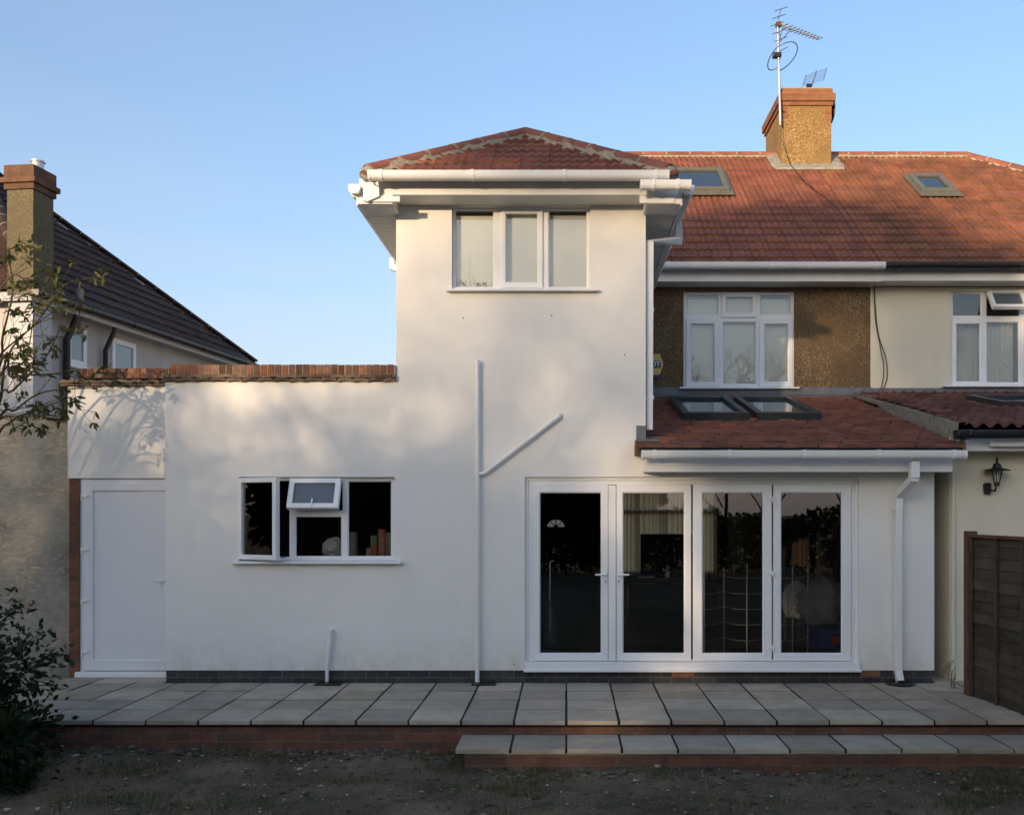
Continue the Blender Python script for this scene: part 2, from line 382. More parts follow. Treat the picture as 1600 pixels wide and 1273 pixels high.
SP = .461
def fx(y): return 4.03-.11*(y+.68)+.0         # line of the boundary fence
def slab_mb(rows, xlo, xhi, top, th=.038, seed=1, endjit=True):
    r = random.Random(seed); mb = MB()
    for (y0, y1) in rows:
        k0 = math.floor(xlo/SP); k1 = math.ceil(xhi/SP)
        for k in range(k0, k1+1):
            a = max(k*SP+.010+r.uniform(-.003, .003), xlo); b = min((k+1)*SP-.010+r.uniform(-.003, .003), xhi)
            if b-a < .04: continue
            v = r.uniform(.74, 1.14); mb.cur = (v*r.uniform(.98, 1.04), v, v*r.uniform(.93, 1.03))
            dz = r.uniform(-.0025, .0025); s = r.uniform(-.002, .002)
            yy0 = y0+.006+(r.uniform(-.004, .004) if y0 < -1.8 else 0)
            z0 = top-th+dz; z1 = top+dz
            mb.hexa([(a, yy0, z0), (b, yy0, z0), (b, y1-.022, z0), (a, y1-.022, z0)], [(a, yy0, z1+s), (b, yy0, z1-s), (b, y1-.022, z1-s), (a, y1-.022, z1+s)])
    return mb
rows = [(.0, .345), (-.455, 0), (-.915, -.455), (-1.375, -.915), (-1.87, -1.375)]
patio = slab_mb(rows[1:], -5.62, 4.36, 0).build('patio', M['slab'], bevel=.003); tag(patio, kind='structure')
slab_mb(rows[:1], -5.62, -4.30, 0, seed=4).build('door_paving', M['slab'], patio, bevel=.003)
slab_mb([(.0, .6)], 3.94, 4.36, 0, seed=5).build('gap_paving', M['slab'], patio, bevel=.003)
MB().box(-5.62, 4.36, -1.845, -.01, -.060, -.005).build('joint_bed', M['sand'], patio)
MB().box(-5.6, 4.5, -1.83, -1.60, -.60, -.061).build('brick_riser', M['red_brick'], patio)
MB().box(-5.6, 4.5, -1.835, -1.60, -.0605, -.0385).build('mortar_bed', M['mortar_grey'], patio)
step = slab_mb([(-2.38, -1.835)], -.922, 4.75, -.125, seed=9).build('patio_step', M['slab'], bevel=.003); tag(step, kind='structure')
MB().box(-.915, 4.75, -2.34, -1.84, -.18, -.130).build('joint_bed', M['sand'], step)
MB().box(-.84, 4.75, -2.34, -1.84, -.60, -.181).build('brick_riser', M['red_brick'], step)

MB().box(-.845, 4.75, -2.345, -1.84, -.1805, -.1635).build('mortar_bed', M['mortar_grey'], step)

# ================================================================== OUR HOUSE
house = empty('house', (0, 2, 0), 'white rendered semi-detached house with square two-storey rear tower and glazed patio doors', 'house')
TL, TR, EXR, WL, DL = -1.816, .846, 3.925, -4.28, -5.50
MY = 3.97                                     # main rear wall
def gridwall(name, xb, zb, inside, y0, y1, mat, parent):
    mb = MB(); nx, nz = len(xb)-1, len(zb)-1
    ok = [[inside((xb[i]+xb[i+1])/2, (zb[k]+zb[k+1])/2) for k in range(nz)] for i in range(nx)]
    g = lambda i, k: 0 <= i < nx and 0 <= k < nz and ok[i][k]
    for i in range(nx):
        for k in range(nz):
            if not ok[i][k]: continue
            a, b, c, d = xb[i], xb[i+1], zb[k], zb[k+1]
            mb.quad((a, y0, c), (b, y0, c), (b, y0, d), (a, y0, d)); mb.quad((a, y1, d), (b, y1, d), (b, y1, c), (a, y1, c))
            if not g(i-1, k): mb.quad((a, y0, d), (a, y1, d), (a, y1, c), (a, y0, c))
            if not g(i+1, k): mb.quad((b, y0, c), (b, y1, c), (b, y1, d), (b, y0, d))
            if not g(i, k-1): mb.quad((a, y0, c), (a, y1, c), (b, y1, c), (b, y0, c))
            if not g(i, k+1): mb.quad((a, y0, d), (b, y0, d), (b, y1, d), (a, y1, d))
    o = mb.build(name, mat, parent, fixn=False)
    bm = bmesh.new(); bm.from_mesh(o.data); bmesh.ops.remove_doubles(bm, verts=bm.verts, dist=1e-5); bm.to_mesh(o.data); bm.free()
    return o
KW = (X(373, DW), X(617, DW), Z(878, DW), Z(745, DW))            # kitchen window
TW = (X(706, DW), X(922, DW), Z(456, DW), Z(322, DW))            # tower window
PD = (X(820, DW), X(1342, DW), .135, Z(745, DW))                 # patio doors
holes = [KW, TW, PD]
WT = 3.205
def infront(x, z):
    top = 5.16 if TL < x < TR else (WT if x < TL else 2.42)
    if x < TL and x < WL: return False
    if z > top: return False
    return not any(h[0] < x < h[1] and h[2] < z < h[3] for h in holes)
xb = sorted({WL, TL, TR, EXR, *[h[0] for h in holes], *[h[1] for h in holes]})
zb = sorted({.13, WT, 5.16, 2.42, *[h[2] for h in holes], *[h[3] for h in holes]})
zb = [z for z in zb if z >= .13]
gridwall('wall', xb, zb, infront, 0, .22, M['render'], house)
MB().box(WL+.005, EXR-.02, .012, .22, -.05, .1295).build('plinth', M['blue_brick'], house)
for (pa, pb) in ((1050, 1085), (1344, 1376)):
    MB().box(X(pa, DW), X(pb, DW), .006, .1, .062, .127).build('red_brick', M['brick_tinted'], house, bevel=.003)
# returns and flanks
for b_ in ((TL, TL+.2, .221, MY, 2.6, 5.15), (TR-.2, TR, .221, MY, 2.2, 5.15), (EXR-.22, EXR, .221, MY, 0, 2.42), (WL, WL+.2, .221, 3.2, 0, 3.2)):
    MB().box(*b_).build('flank_wall', M['render'], house)
DY = .35                                       # recessed side door wall
DD = DW+DY
MB().box(DL, WL-.001, DY, DY+.2, Z(747, DD), 3.21).build('door_lintel_wall', M['render'], house)
MB().box(DL+.01, X(124, DD)-.004, DY+.012, DY+.2, -.05, Z(747, DD)-.001).build('brick_pier', M['pier_brick'], house)
MB().box(DL+.001, WL, DY+.2, 3.2, 2.95, 3.02).box(WL, TL, .23, 3.2, 2.95, 3.02).build('flat_roof', M['lead'], house)
MB().box(DL, DL+.19, DY+.21, 3.2, 0, 3.2).build('side_wall', M['pier_brick'], house)
# brick-on-edge coping
def coping(x0, x1, y0, ztop, zbot, seed):
    r = random.Random(seed); mb = MB(); x = x0; warm = [(1.0, .8, .8), (1.25, 1.15, 1.1), (.75, .62, .6), (1.05, 1.2, 1.3), (.9, .9, 1.0), (.62, .7, .75)]
    while x < x1-.02:
        wd = .065+r.uniform(-.003, .003); k = r.choice(warm); v = r.uniform(.7, 1.15); mb.cur = (k[0]*v, k[1]*v, k[2]*v)
        mb.box(x, min(x+wd, x1), y0+r.uniform(-.004, .004), y0+.215, zbot, ztop+r.uniform(-.003, .003)); x += wd+.009
    mb2 = MB().box(x0, x1, y0+.006, y0+.208, zbot, ztop-.006)
    return mb, mb2
for (a, b, y0, zt, zb_, sd) in ((X(268, DW), TL-.002, -.035, 3.385, 3.272, 1), (DL+.16, X(268, DW)-.004, DY-.035, 3.395, 3.285, 2)):
    c1, c2 = coping(a, b, y0, zt, zb_, sd)
    cc = c1.build('coping', M['brick_tinted'], house, bevel=.004); c2.build('mortar_joint', M['mortar_grey'], cc)
def creasing(x0, x1, y0, z0, seed):
    r = random.Random(seed); mb = MB()
    for lay in range(2):
        x = x0-(.08 if lay else 0)
        zz = z0+lay*.034
        while x < x1:
            wd = .163; v = r.uniform(.6, 1.4); mb.cur = (v, v, v*.95); a = max(x, x0); b = min(x+wd, x1)
            if b-a > .02:
                dz = r.uniform(-.004, .004); yy = y0-.012*lay+r.uniform(-.005, .005)
                n = 5; bot = []; top = []
                for q in range(n+1):
                    s = q/n; X_ = a+(b-a)*s; h = .011*math.sin(math.pi*s)
                    bot.append((X_, zz+dz+h-.010)); top.append((X_, zz+dz+h+.022))
                for q in range(n):
                    mb.hexa([(bot[q][0], yy, bot[q][1]), (bot[q+1][0], yy, bot[q+1][1]), (bot[q+1][0], y0+.2, bot[q+1][1]), (bot[q][0], y0+.2, bot[q][1])],
                            [(top[q][0], yy, top[q][1]), (top[q+1][0], yy, top[q+1][1]), (top[q+1][0], y0+.2, top[q+1][1]), (top[q][0], y0+.2, top[q][1])])
            x += wd+.005
    return mb
creasing(X(257, DW), TL-.002, -.045, WT+.008, 3).build('creasing', M['creasing'], house)
creasing(DL-.06, WL-.002, DY-.045, 3.205, 4).build('creasing', M['creasing'], house)

# ---- windows
def frect(mb, x0, x1, z0, z1, y0, y1, wd, wt=None, wb=None):
    wt = wt or wd; wb = wb or wd
    mb.box(x0, x0+wd, y0, y1, z0, z1); mb.box(x1-wd, x1, y0, y1, z0, z1)
    mb.box(x0+wd, x1-wd, y0, y1, z1-wt, z1); mb.box(x0+wd, x1-wd, y0, y1, z0, z0+wb)
def bead(mb, x0, x1, z0, z1, y0, wd=.012):      # sloping glazing bead round a pane
    y1 = y0+.014
    for (a, b, c, d) in (((x0, z0), (x1, z0), (x1-wd, z0+wd), (x0+wd, z0+wd)), ((x1, z0), (x1, z1), (x1-wd, z1-wd), (x1-wd, z0+wd)),
                         ((x1, z1), (x0, z1), (x0+wd, z1-wd), (x1-wd, z1-wd)), ((x0, z1), (x0, z0), (x0+wd, z0+wd), (x0+wd, z1-wd))):
        mb.quad((a[0], y0, a[1]), (b[0], y0, b[1]), (c[0], y1, c[1]), (d[0], y1, d[1]))
def window(parent, y, outer, fixed=(), sashes=(), bars=(), sill=None, fr=.045, mat=None, blind=None, drop=.035, glassmat=None, label=None):
    """outer/fixed/sashes/bars are (x0,x1,z0,z1); fixed = pane openings in the frame; sashes = (sash outer, pane)"""
    mat = mat or M['upvc']; gm = glassmat or M['glass']
    x0, x1, z0, z1 = outer
    # frame built as the grid of solid around the openings
    ops = list(fixed)+[s[0] for s in sashes]
    sx = sorted({x0, x1, *[o[0] for o in ops], *[o[1] for o in ops]}); sz = sorted({z0, z1, *[o[2] for o in ops], *[o[3] for o in ops]})
    fobj = gridwall('window', sx, sz, lambda a, c: not any(o[0] < a < o[1] and o[2] < c < o[3] for o in ops), y, y+.06, mat, parent)
    if label: fobj['label'] = label
    bv = fobj.modifiers.new('bevel', 'BEVEL'); bv.width = .005; bv.segments = 2; bv.limit_method = 'ANGLE'; bv.angle_limit = R(50)
    for o in fixed:
        mb = MB(); bead(mb, o[0]-.001, o[1]+.001, o[2]-.001, o[3]+.001, y+.003); mb.build('glazing_bead', mat, fobj, fixn=False)
        MB().box(o[0]-.005, o[1]+.005, y+.022, y+.026, o[2]-.005, o[3]+.005).build('pane', gm, fobj)
    for (o, p) in sashes:
        mb = MB(); e = .012
        a0, a1, c0, c1 = o[0]-e, o[1]+e, o[2]-e, o[3]+e
        sx = sorted({a0, a1, p[0], p[1]}); sz = sorted({c0, c1, p[2], p[3]})
        so = gridwall('sash', sx, sz, lambda a, c: not (p[0] < a < p[1] and p[2] < c < p[3]), y-.022, y+.05, mat, fobj)
        bv = so.modifiers.new('bevel', 'BEVEL'); bv.width = .006; bv.segments = 2; bv.limit_method = 'ANGLE'; bv.angle_limit = R(50)
        mb = MB(); bead(mb, p[0]-.001, p[1]+.001, p[2]-.001, p[3]+.001, y-.018); mb.build('glazing_bead', mat, fobj, fixn=False)
        MB().box(p[0]-.005, p[1]+.005, y+.004, y+.008, p[2]-.005, p[3]+.005).build('pane', gm, fobj)
    if sill:
        a, b, zt, pr = sill
        MB().hexa([(a, y-pr, zt-.035), (b, y-pr, zt-.035), (b, y+.03, zt-.035), (a, y+.03, zt-.035)],
                  [(a, y-pr, zt-.010), (b, y-pr, zt-.010), (b, y+.03, zt), (a, y+.03, zt)]).build('sill', mat, fobj, bevel=.003)
    if blind:
        for (a, b, c, d) in blind: MB().box(a, b, y+.090, y+.094, c, d).build('blind', M['blind'], fobj)
    return fobj
def PW(D, l, r, t, b): return (X(l, D), X(r, D), Z(b, D), Z(t, D))
# tower window
y = .055; D = DW+y
o = (TW[0], TW[1], TW[2]+.03, TW[3])
w1 = window(house, y, o, fixed=[PW(D, 711, 772, 328, 449), PW(D, 857, 918, 328, 449)], sashes=[(PW(D, 785, 846.5, 325.5, 449), PW(D, 790, 841, 333, 442))],
       sill=(X(697, 10.3), X(934, 10.3), TW[2]+.031, .135), blind=[PW(D+.1, 706, 776, 338, 470), PW(D+.1, 780, 850, 335, 470), PW(D+.1, 853, 924, 337, 470)], label='three-light tower window with white blinds')
MB().box(TW[0]-.05, TW[1]+.05, .25, .26, TW[2]-.1, TW[3]+.1).build('dark_backing', M['dark'], house)  # black sheet shows above the blinds, standing in for the reveal's shadow
# kitchen window
y = .06; D = DW+y
kx0, kx1, kz0, kz1 = KW[0], KW[1], KW[2]+.02, KW[3]
kw = window(house, y, (kx0, kx1, kz0, kz1), fixed=[PW(D, 461, 534, 806, 870), PW(D, 543, 612, 751, 870), PW(D, 459, 535, 753, 797), PW(D, 380, 452, 751, 870)],
       sill=(X(362, 10.3), X(626, 10.3), KW[2]+.021, .14), label='kitchen window with side casement and top light open')
# two of those openings carry open lights: remove their fixed glass
pn = [c for c in kw.children if c.name.startswith('pane')]; bd = [c for c in kw.children if c.name.startswith('glazing_bead')]
for q in (pn[2], pn[3], bd[2], bd[3]): bpy.data.objects.remove(q)
def open_sash(parent, name, w_, h_, gm, fw=.05):
    so = gridwall(name, [0, fw, w_-fw, w_], [0, fw, h_-fw, h_], lambda a, c: not (fw < a < w_-fw and fw < c < h_-fw), -.035, .03, M['upvc'], parent)
    bv = so.modifiers.new('bevel', 'BEVEL'); bv.width = .006; bv.segments = 2; bv.limit_method = 'ANGLE'; bv.angle_limit = R(50)
    gp = MB().box(fw-.005, w_-fw+.005, -.004, .004, fw-.005, h_-fw+.005).build('pane', gm, so)
    return so
cs = open_sash(kw, 'casement', X(440, D)-X(375, D)+.07, Z(748, D)-Z(874, D), M['glass'])
cs.location = (X(376, D)-.0, y-.03, Z(873, D)); cs.rotation_euler = (0, 0, R(-24))
hs = open_sash(kw, 'top_light', X(533, D)-X(453.5, D), .345, M['frosted'], .055)
hs.location = (X(454, D), y-.025, Z(748, D)-.345)
hs.matrix_world = Matrix.Translation((X(454.5, D)+.005, y-.03, Z(749, D))) @ Matrix.Rotation(R(-24), 4, 'X') @ Matrix.Translation((0, 0, -.345))
MB().box(.262, .274, -.055, -.035, .02, .10).build('handle', M['upvc'], hs)
MB().tube([(X(446, D), .12, Z(872, D)+.01), (X(444, D), -.06, Z(872, D)+.01)], .006).build('stay', M['galv'], kw)

# ---- patio doors
y = .05; D = DW+y
x0, x1, z0, z1 = PD
ops = [(X(835, D), X(1330, D), Z(1030, D), Z(757, D))]
fr = gridwall('patio_doors', sorted({x0, x1, ops[0][0], ops[0][1]}), sorted({z0, z1, ops[0][2], ops[0][3]}), lambda a, c: not (ops[0][0] < a < ops[0][1] and ops[0][2] < c < ops[0][3]), y, y+.07, M['upvc'], house)
bv = fr.modifiers.new('bevel', 'BEVEL'); bv.width = .006; bv.segments = 2; bv.limit_method = 'ANGLE'; bv.angle_limit = R(50)
MB().box(x0, x0+.035, y-.015, y, z0, z1).box(x1-.035, x1, y-.015, y, z0, z1).box(x0+.035, x1-.035, y-.015, y, z1-.035, z1).build('frame_trim', M['upvc'], fr, bevel=.004)
leafs = [(833.5, 950, 843, 940), (963, 1080, 973, 1070), (1083, 1206, 1097, 1193), (1208.5, 1330, 1220, 1316)]
for i, (a, b, c, d) in enumerate(leafs):
    D2 = D-.02
    p = (X(c, D2), X(d, D2), Z(1021, D2), Z(769, D2)); o = (X(a, D2), X(b, D2), Z(1032, D2), Z(757, D2))
    so = gridwall('door_leaf', [o[0], p[0], p[1], o[1]], [o[2], p[2], p[3], o[3]], lambda a_, c_: not (p[0] < a_ < p[1] and p[2] < c_ < p[3]), y-.02, y+.045, M['upvc'], fr)
    bv = so.modifiers.new('bevel', 'BEVEL'); bv.width = .006; bv.segments = 2; bv.limit_method = 'ANGLE'; bv.angle_limit = R(50)
    MB().box(p[0]-.005, p[1]+.005, y+.004, y+.010, p[2]-.005, p[3]+.005).build('pane', M['glass'], fr)
    mb = MB(); bead(mb, p[0]-.001, p[1]+.001, p[2]-.001, p[3]+.001, y-.016, .010); mb.build('glazing_bead', M['upvc'], fr, fixn=False)
MB().box(X(950.5, D), X(962, D), y-.034, y-.001, Z(1031, D), Z(758, D)).build('meeting_stile', M['upvc'], fr, bevel=.004)
MB().box(x0, x1, y-.10, y-.001, z0+.005, z0+.085).build('threshold', M['upvc'], fr, bevel=.006)
MB().hexa([(x0-.01, -.075, z0-.012), (x1+.01, -.075, z0-.012), (x1+.01, .04, z0-.012), (x0-.01, .04, z0-.012)], [(x0-.01, -.075, z0+.012), (x1+.01, -.075, z0+.012), (x1+.01, .04, z0+.024), (x0-.01, .04, z0+.024)]).build('sill', M['upvc'], fr, bevel=.003)
for pc, sx in ((946, -1), (966, 1)):
    hx = X(pc, D); hz = Z(897, D); ydf = y-.02
    hb = MB().box(hx-.014, hx+.014, ydf-.012, ydf, hz-.115, hz+.04); hb.tube([(hx, ydf-.01, hz), (hx, ydf-.05, hz), (hx+sx*.02, ydf-.058, hz+.003), (hx+sx*.115, ydf-.055, hz)], [.010, .010, .010, .008], 10)
    ho = hb.build('handle', M['upvc'], fr, bevel=.002)
    MB().box(hx-.004, hx+.004, ydf-.0135, ydf-.0125, hz-.085, hz-.06).build('keyhole', M['dark'], fr)
for py in (780, 896, 1011):
    hx = X(1207, D); hz = Z(py, D)
    MB().box(hx-.05, hx+.03, y-.034, y-.021, hz-.012, hz+.012).tube([(hx, y-.034, hz-.035), (hx, y-.034, hz+.035)], .010).build('hinge', M['upvc'], fr, bevel=.002)

# ---- side door
y = DY+.03; D = DW+y
a0, a1, c0, c1 = X(124, D), WL-.003, Z(1056, D)+.01, Z(748, D)
frm = gridwall('side_door', [a0, a0+.055, a1-.02, a1], [c0, c0+.05, c1-.055, c1], lambda a, c: not (a0+.055 < a < a1-.02 and c0+.05 < c < c1-.055), y, y+.07, M['upvc_door'], house)
bv = frm.modifiers.new('bevel', 'BEVEL'); bv.width = .006; bv.segments = 2; bv.limit_method = 'ANGLE'; bv.angle_limit = R(50)
la, lb, lc, ld = a0+.048, a1-.045, c0+.055, c1-.048
pa, pb, pc, pd = X(147, D), lb-.10, Z(1030, D), Z(767, D)
lf = gridwall('door_leaf', [la, pa, pb, lb], [lc, pc, pd, ld], lambda a, c: not (pa < a < pb and pc < c < pd), y-.025, y+.04, M['upvc_door'], frm)
bv = lf.modifiers.new('bevel', 'BEVEL'); bv.width = .007; bv.segments = 2; bv.limit_method = 'ANGLE'; bv.angle_limit = R(50)
mb = MB(); nb = 8; wbd = (pb-pa)/nb
for i in range(nb): mb.box(pa+i*wbd+.0002, pa+(i+1)*wbd-.0002, y-.006, y+.02, pc, pd)
mb.build('door_panel', M['upvc_door'], frm)
MB().box(pa, pb, y+.0, y+.03, pc, pd).build('panel_back', M['soffit'], frm)
MB().box(a0-.02, a1, y-.07, y-.001, -.0, c0+.045).build('threshold', M['upvc'], frm, bevel=.005)
for py in (775, 858, 938, 1018):
    hz = Z(py, D); hx = a0+.052
    MB().tube([(hx-.012, y-.03, hz-.05), (hx-.012, y-.03, hz+.02)], .010).box(hx-.012, hx+.06, y-.042, y-.026, hz-.010, hz+.018).build('hinge', M['upvc'], frm, bevel=.002)
hx, hz = X(257, D)+.02, Z(906, D)
MB().box(hx-.012, hx+.014, y-.037, y-.025, hz-.12, hz+.05).tube([(hx, y-.03, hz), (hx, y-.075, hz), (hx-.11, y-.08, hz)], .009).build('handle', M['upvc'], frm, bevel=.002)
MB().tube([(X(255.5, DD-.03), DY-.03, Z(745, DD)), (X(255.5, DD-.03), DY-.03, Z(700, DD))], .011, 8).build('conduit', M['upvc'], house)

# ---- tiled roofs
def tile_plane(parent, name, mat, A, U, V, L, rng, gauge=.33, tw=.30, pitch=.15, amp=.026, lip=.026, seed=1, tint=.16, flat=False, jag=0.0, hue=.05):
    """A eave origin, U unit along the eave, V unit up the slope, L slope length, rng(v)->(u0,u1)"""
    r = random.Random(seed); A = Vector(A); U = Vector(U).normalized(); V = Vector(V).normalized(); N = U.cross(V).normalized()
    if N.z < 0: N = -N
    mb = MB(); nrow = int(math.ceil(L/gauge)); ns = 4 if flat else 12
    def prof(u):
        if flat: return 0
        c = math.cos(2*math.pi*u/pitch); return amp*(max(0, .5+.5*c))**1.15
    for k in range(nrow):
        v0 = k*gauge; v1 = min((k+1)*gauge+.02, L)
        la, lb = rng(min(v0, L)); ua, ub = rng(min(v1, L))
        off = (tw/2 if k % 2 else 0) if flat else 0
        j0 = math.floor((la-off)/tw)-1; j1 = math.ceil((lb-off)/tw)+1
        for j in range(j0, j1):
            a = max(j*tw+off, la); b = min((j+1)*tw+off, lb)
            if b-a < .012: continue
            vv = 1+r.uniform(-tint, tint); mb.cur = (vv*(1+r.uniform(-hue, hue)), vv, vv*(1+r.uniform(-hue, hue)))
            dh = r.uniform(-.003, .003)*(1.3 if flat else 1); dv = r.uniform(-jag, jag)
            rows_ = []
            us = [a+(b-a)*q/ns for q in range(ns+1)]
            gap = .002
            us[0] += gap; us[-1] -= gap
            for (v, h) in ((v0-.004+dv, -.004), (v0+dv, lip), (v1, 0)):
                row = []
                for u in us:
                    uu = min(max(u, ua if v == v1 else la), ub if v == v1 else lb)
                    hh = prof(u)+h+(dh if h != 0 else 0)+.003*math.sin(u*37+k)
                    if h < 0: hh = prof(u)-.002
                    row.append(A+U*uu+V*v+N*hh)
                rows_.append(row)
            n = ns+1; vs = [p for row in rows_ for p in row]
            fs = [(i*n+q, i*n+q+1, (i+1)*n+q+1, (i+1)*n+q) for i in range(2) for q in range(ns)]
            mb.add(vs, fs)
    o = mb.build(name, mat, parent, fixn=False)
    o.data.shade_smooth(); o.data.set_sharp_from_angle(angle=R(45))
    return o
def ridge_run(parent, P0, P1, mat, n=None, r=.115, name='ridge_tiles', seglen=.42, mort=M['mortar'], bed=True, tint=.15, bw=.20, sagn=1.0):
    P0 = Vector(P0); P1 = Vector(P1); d = P1-P0; L = d.length; d.normalize()
    side = d.cross(Vector((0, 0, 1))).normalized(); up = side.cross(d).normalized()
    mb = MB(); mjs = []; k = max(1, round(L/seglen)); rr = random.Random(int(L*100))
    def half(mb, a, b, r0, r1, th=.018):
        vs = []; ns = 8
        for (t, rad) in ((a, r0), (b, r1)):
            for rad2 in (rad, rad-th):
                for q in range(ns+1):
                    g_ = math.pi*q/ns; vs.append(P0+d*t+side*math.cos(g_)*rad2*1.0+up*(math.sin(g_)*rad2*.75))
        n = ns+1; fs = []
        for q in range(ns):
            fs.append((q, q+1, 2*n+q+1, 2*n+q)); fs.append((n+q+1, n+q, 3*n+q, 3*n+q+1)); fs.append((q+1, q, n+q, n+q+1)); fs.append((2*n+q, 2*n+q+1, 3*n+q+1, 3*n+q))
        mb.add(vs, fs)
    for i in range(k):
        a = L*i/k; b = L*(i+1)/k; v = 1+rr.uniform(-tint, tint); mb.cur = (v, v, v)
        half(mb, a+.006, b-.006, r+.002, r)
        if i: mj = MB(); half(mj, a-.012, a+.012, r+.006, r+.006, .02); mjs.append(mj)
    o = mb.build(name, mat, parent, smooth=True)
    for mj in mjs: mj.build('mortar_joint', mort, o)
    if bed:
        bm_ = MB(); n = 40; vs = []
        for i in range(n+1):
            t = L*i/n
            for (s, h) in ((-bw, -.105*sagn), (-bw*.55, .035), (bw*.55, .035), (bw, -.105*sagn)):
                j = noise.noise(Vector((t*6, s*9, L)))*.014
                vs.append(P0+d*t+side*(s+j*(1 if s > 0 else -1))+up*(h+j*.3))
        fs = [(i*4+q, i*4+q+1, (i+1)*4+q+1, (i+1)*4+q) for i in range(n) for q in range(3)]
        bm_.add(vs, fs); bm_.build('mortar_bedding', M['mortar_grey'] if mort is M['mortar_grey'] else M['mortar'], o, smooth=True)
    return o
# tower roof
tc = (TL+TR)/2; HW = 1.61; HG_ = 1.75; ye = -.43; ze = 5.25; rise = 1.02; sl_ = math.hypot(HW, rise)
tn = rise/HW
tri = lambda v: (-HW*(1-v/sl_), HW*(1-v/sl_))
trf = tile_plane(house, 'tower_roof', M['tile'], (tc, ye-.03, ze), (1, 0, 0), (0, HW, rise), sl_, tri, gauge=.245, seed=3, amp=.020, pitch=.10, lip=.028)
apex = Vector((tc, ye+HW, ze+rise))
Lr = 6.2
for sgn in (-1, 1):
    def rg(v, s_=sgn): return ((HW*v/sl_), Lr)
    tile_plane(house, 'tower_roof', M['tile'], (tc+sgn*HW, ye, ze), (0, 1, 0), (-sgn*HW, 0, rise), sl_, rg, gauge=.245, seed=5+sgn, amp=.02, pitch=.10)
    ridge_run(house, (tc+sgn*(HW-.05), ye+.05, ze+.065), apex+Vector((0, 0, .035)), M['ridge'], r=.10, mort=M['mortar'], name='hip_tiles', bw=.15)
ridge_run(house, apex+Vector((0, 0, .02)), apex+Vector((0, 3.9, .02)), M['ridge'], r=.10, name='ridge_tiles')
# solid deck under the tower roof so nothing shows through
dk = MB(); q = .03
dk.add([(tc-HW+.1, ye+.1, ze+.03), (tc+HW-.1, ye+.1, ze+.03), (tc+HW-.1, 3.9, ze+.03), (tc-HW+.1, 3.9, ze+.03), (tc, ye+HW, ze+rise-q), (tc, 5.1, ze+rise-q)],
       [(0, 1, 4), (1, 2, 5, 4), (3, 0, 4, 5), (0, 3, 2, 1)])
dk.build('roof_deck', M['dark'], house)

# tower eaves: fascia, soffit, gutters
HG = [(0, .0), (.0, -.05), (.012, -.075), (.035, -.088), (.075, -.088), (.098, -.075), (.11, -.05), (.11, 0), (.102, 0), (.100, -.045), (.075, -.075), (.035, -.075), (.010, -.045), (.008, 0)]
def gutter(parent, P0, P1, mat=None, every=.95, capr=True, name='gutter', lip=True):
    P0 = Vector(P0); P1 = Vector(P1); L = (P1-P0).length; d = (P1-P0).normalized(); side = Vector((d.y, -d.x, 0))
    mb = MB(); mb.sweep(HG, [P0, P1])
    # rolled front lip
    mb.box(0, 0, 0, 0, 0, 0) if False else None
    o = mb.build(name, mat or M['gutter'], parent, smooth=True)
    n = max(1, int(L/every))
    for i in range(n+1):
        br = MB()
        t = .12+(L-.24)*i/n
        pr = [(a*1.14-.008, b*1.13+.004) for a, b in HG[:8]]+[(.104, .006), (.004, .006)]
        br.sweep([(a, b) for a, b in pr], [P0+d*(t-.016), P0+d*(t+.016)])
        br.build('gutter_bracket', mat or M['gutter'], o)
    if capr:
        for P, e in ((P0, -1), (P1, 1)):
            cp = MB(); cp.sweep([(a*1.08-.005, b*1.08) for a, b in HG[:8]], [P-d*.012, P+d*.012])
            cp.build('gutter_end_cap', mat or M['gutter'], o)
    return o
# front eaves box
fz0, fz1 = Z(306, 10.03), Z(286, 10.0)
MB().box(tc-HG_+.10, tc+HG_-.10, ye+.075, ye+.095, 5.085, 5.25).build('fascia', M['gutter'], house, bevel=.003)
MB().box(tc-HG_+.02, tc+HG_-.02, ye+.096, .0-.001, 5.085, 5.095).build('soffit', M['soffit'], house)
gutter(house, (X(580, 9.93), ye-.045, 5.262), (X(1042, 9.93), ye-.045, 5.262))
# corner boxes
for sgn in (-1, 1):
    xw = TL if sgn < 0 else TR
    xo = tc+sgn*(HG_-.09); xi = xw-sgn*.03
    a, b = min(xo, xi), max(xo, xi)
    MB().box(a, b, ye+.055, -.001, 4.985, 5.083).build('eaves_box', M['gutter'], house, bevel=.004)
    # side soffit and fascia, grooved boards
    mb = MB(); yy = .001
    while yy < MY-.05:
        mb.box(min(xw+sgn*.002, tc+sgn*(HG_-.10)), max(xw+sgn*.002, tc+sgn*(HG_-.10)), yy, yy+.095, 4.99, 5.0); yy += .1
    mb.build('soffit', M['soffit'], house, bevel=.003)
    fxs = tc+sgn*(HG_-.09)
    MB().box(min(fxs, fxs+sgn*.018), max(fxs, fxs+sgn*.018), ye+.06, MY+.1, 4.97, 5.16).build('fascia', M['gutter'], house, bevel=.003)
    if sgn < 0: gutter(house, (fxs-.025, MY-.1, 5.155), (fxs-.025, ye-.03, 5.155)) if False else gutter(house, (fxs-.075, ye-.02, 5.16), (fxs-.075, MY-.1, 5.16))
    else: gutter(house, (fxs+.128-.11, ye+.0, 5.155), (fxs+.128-.11, MY-.1, 5.155))
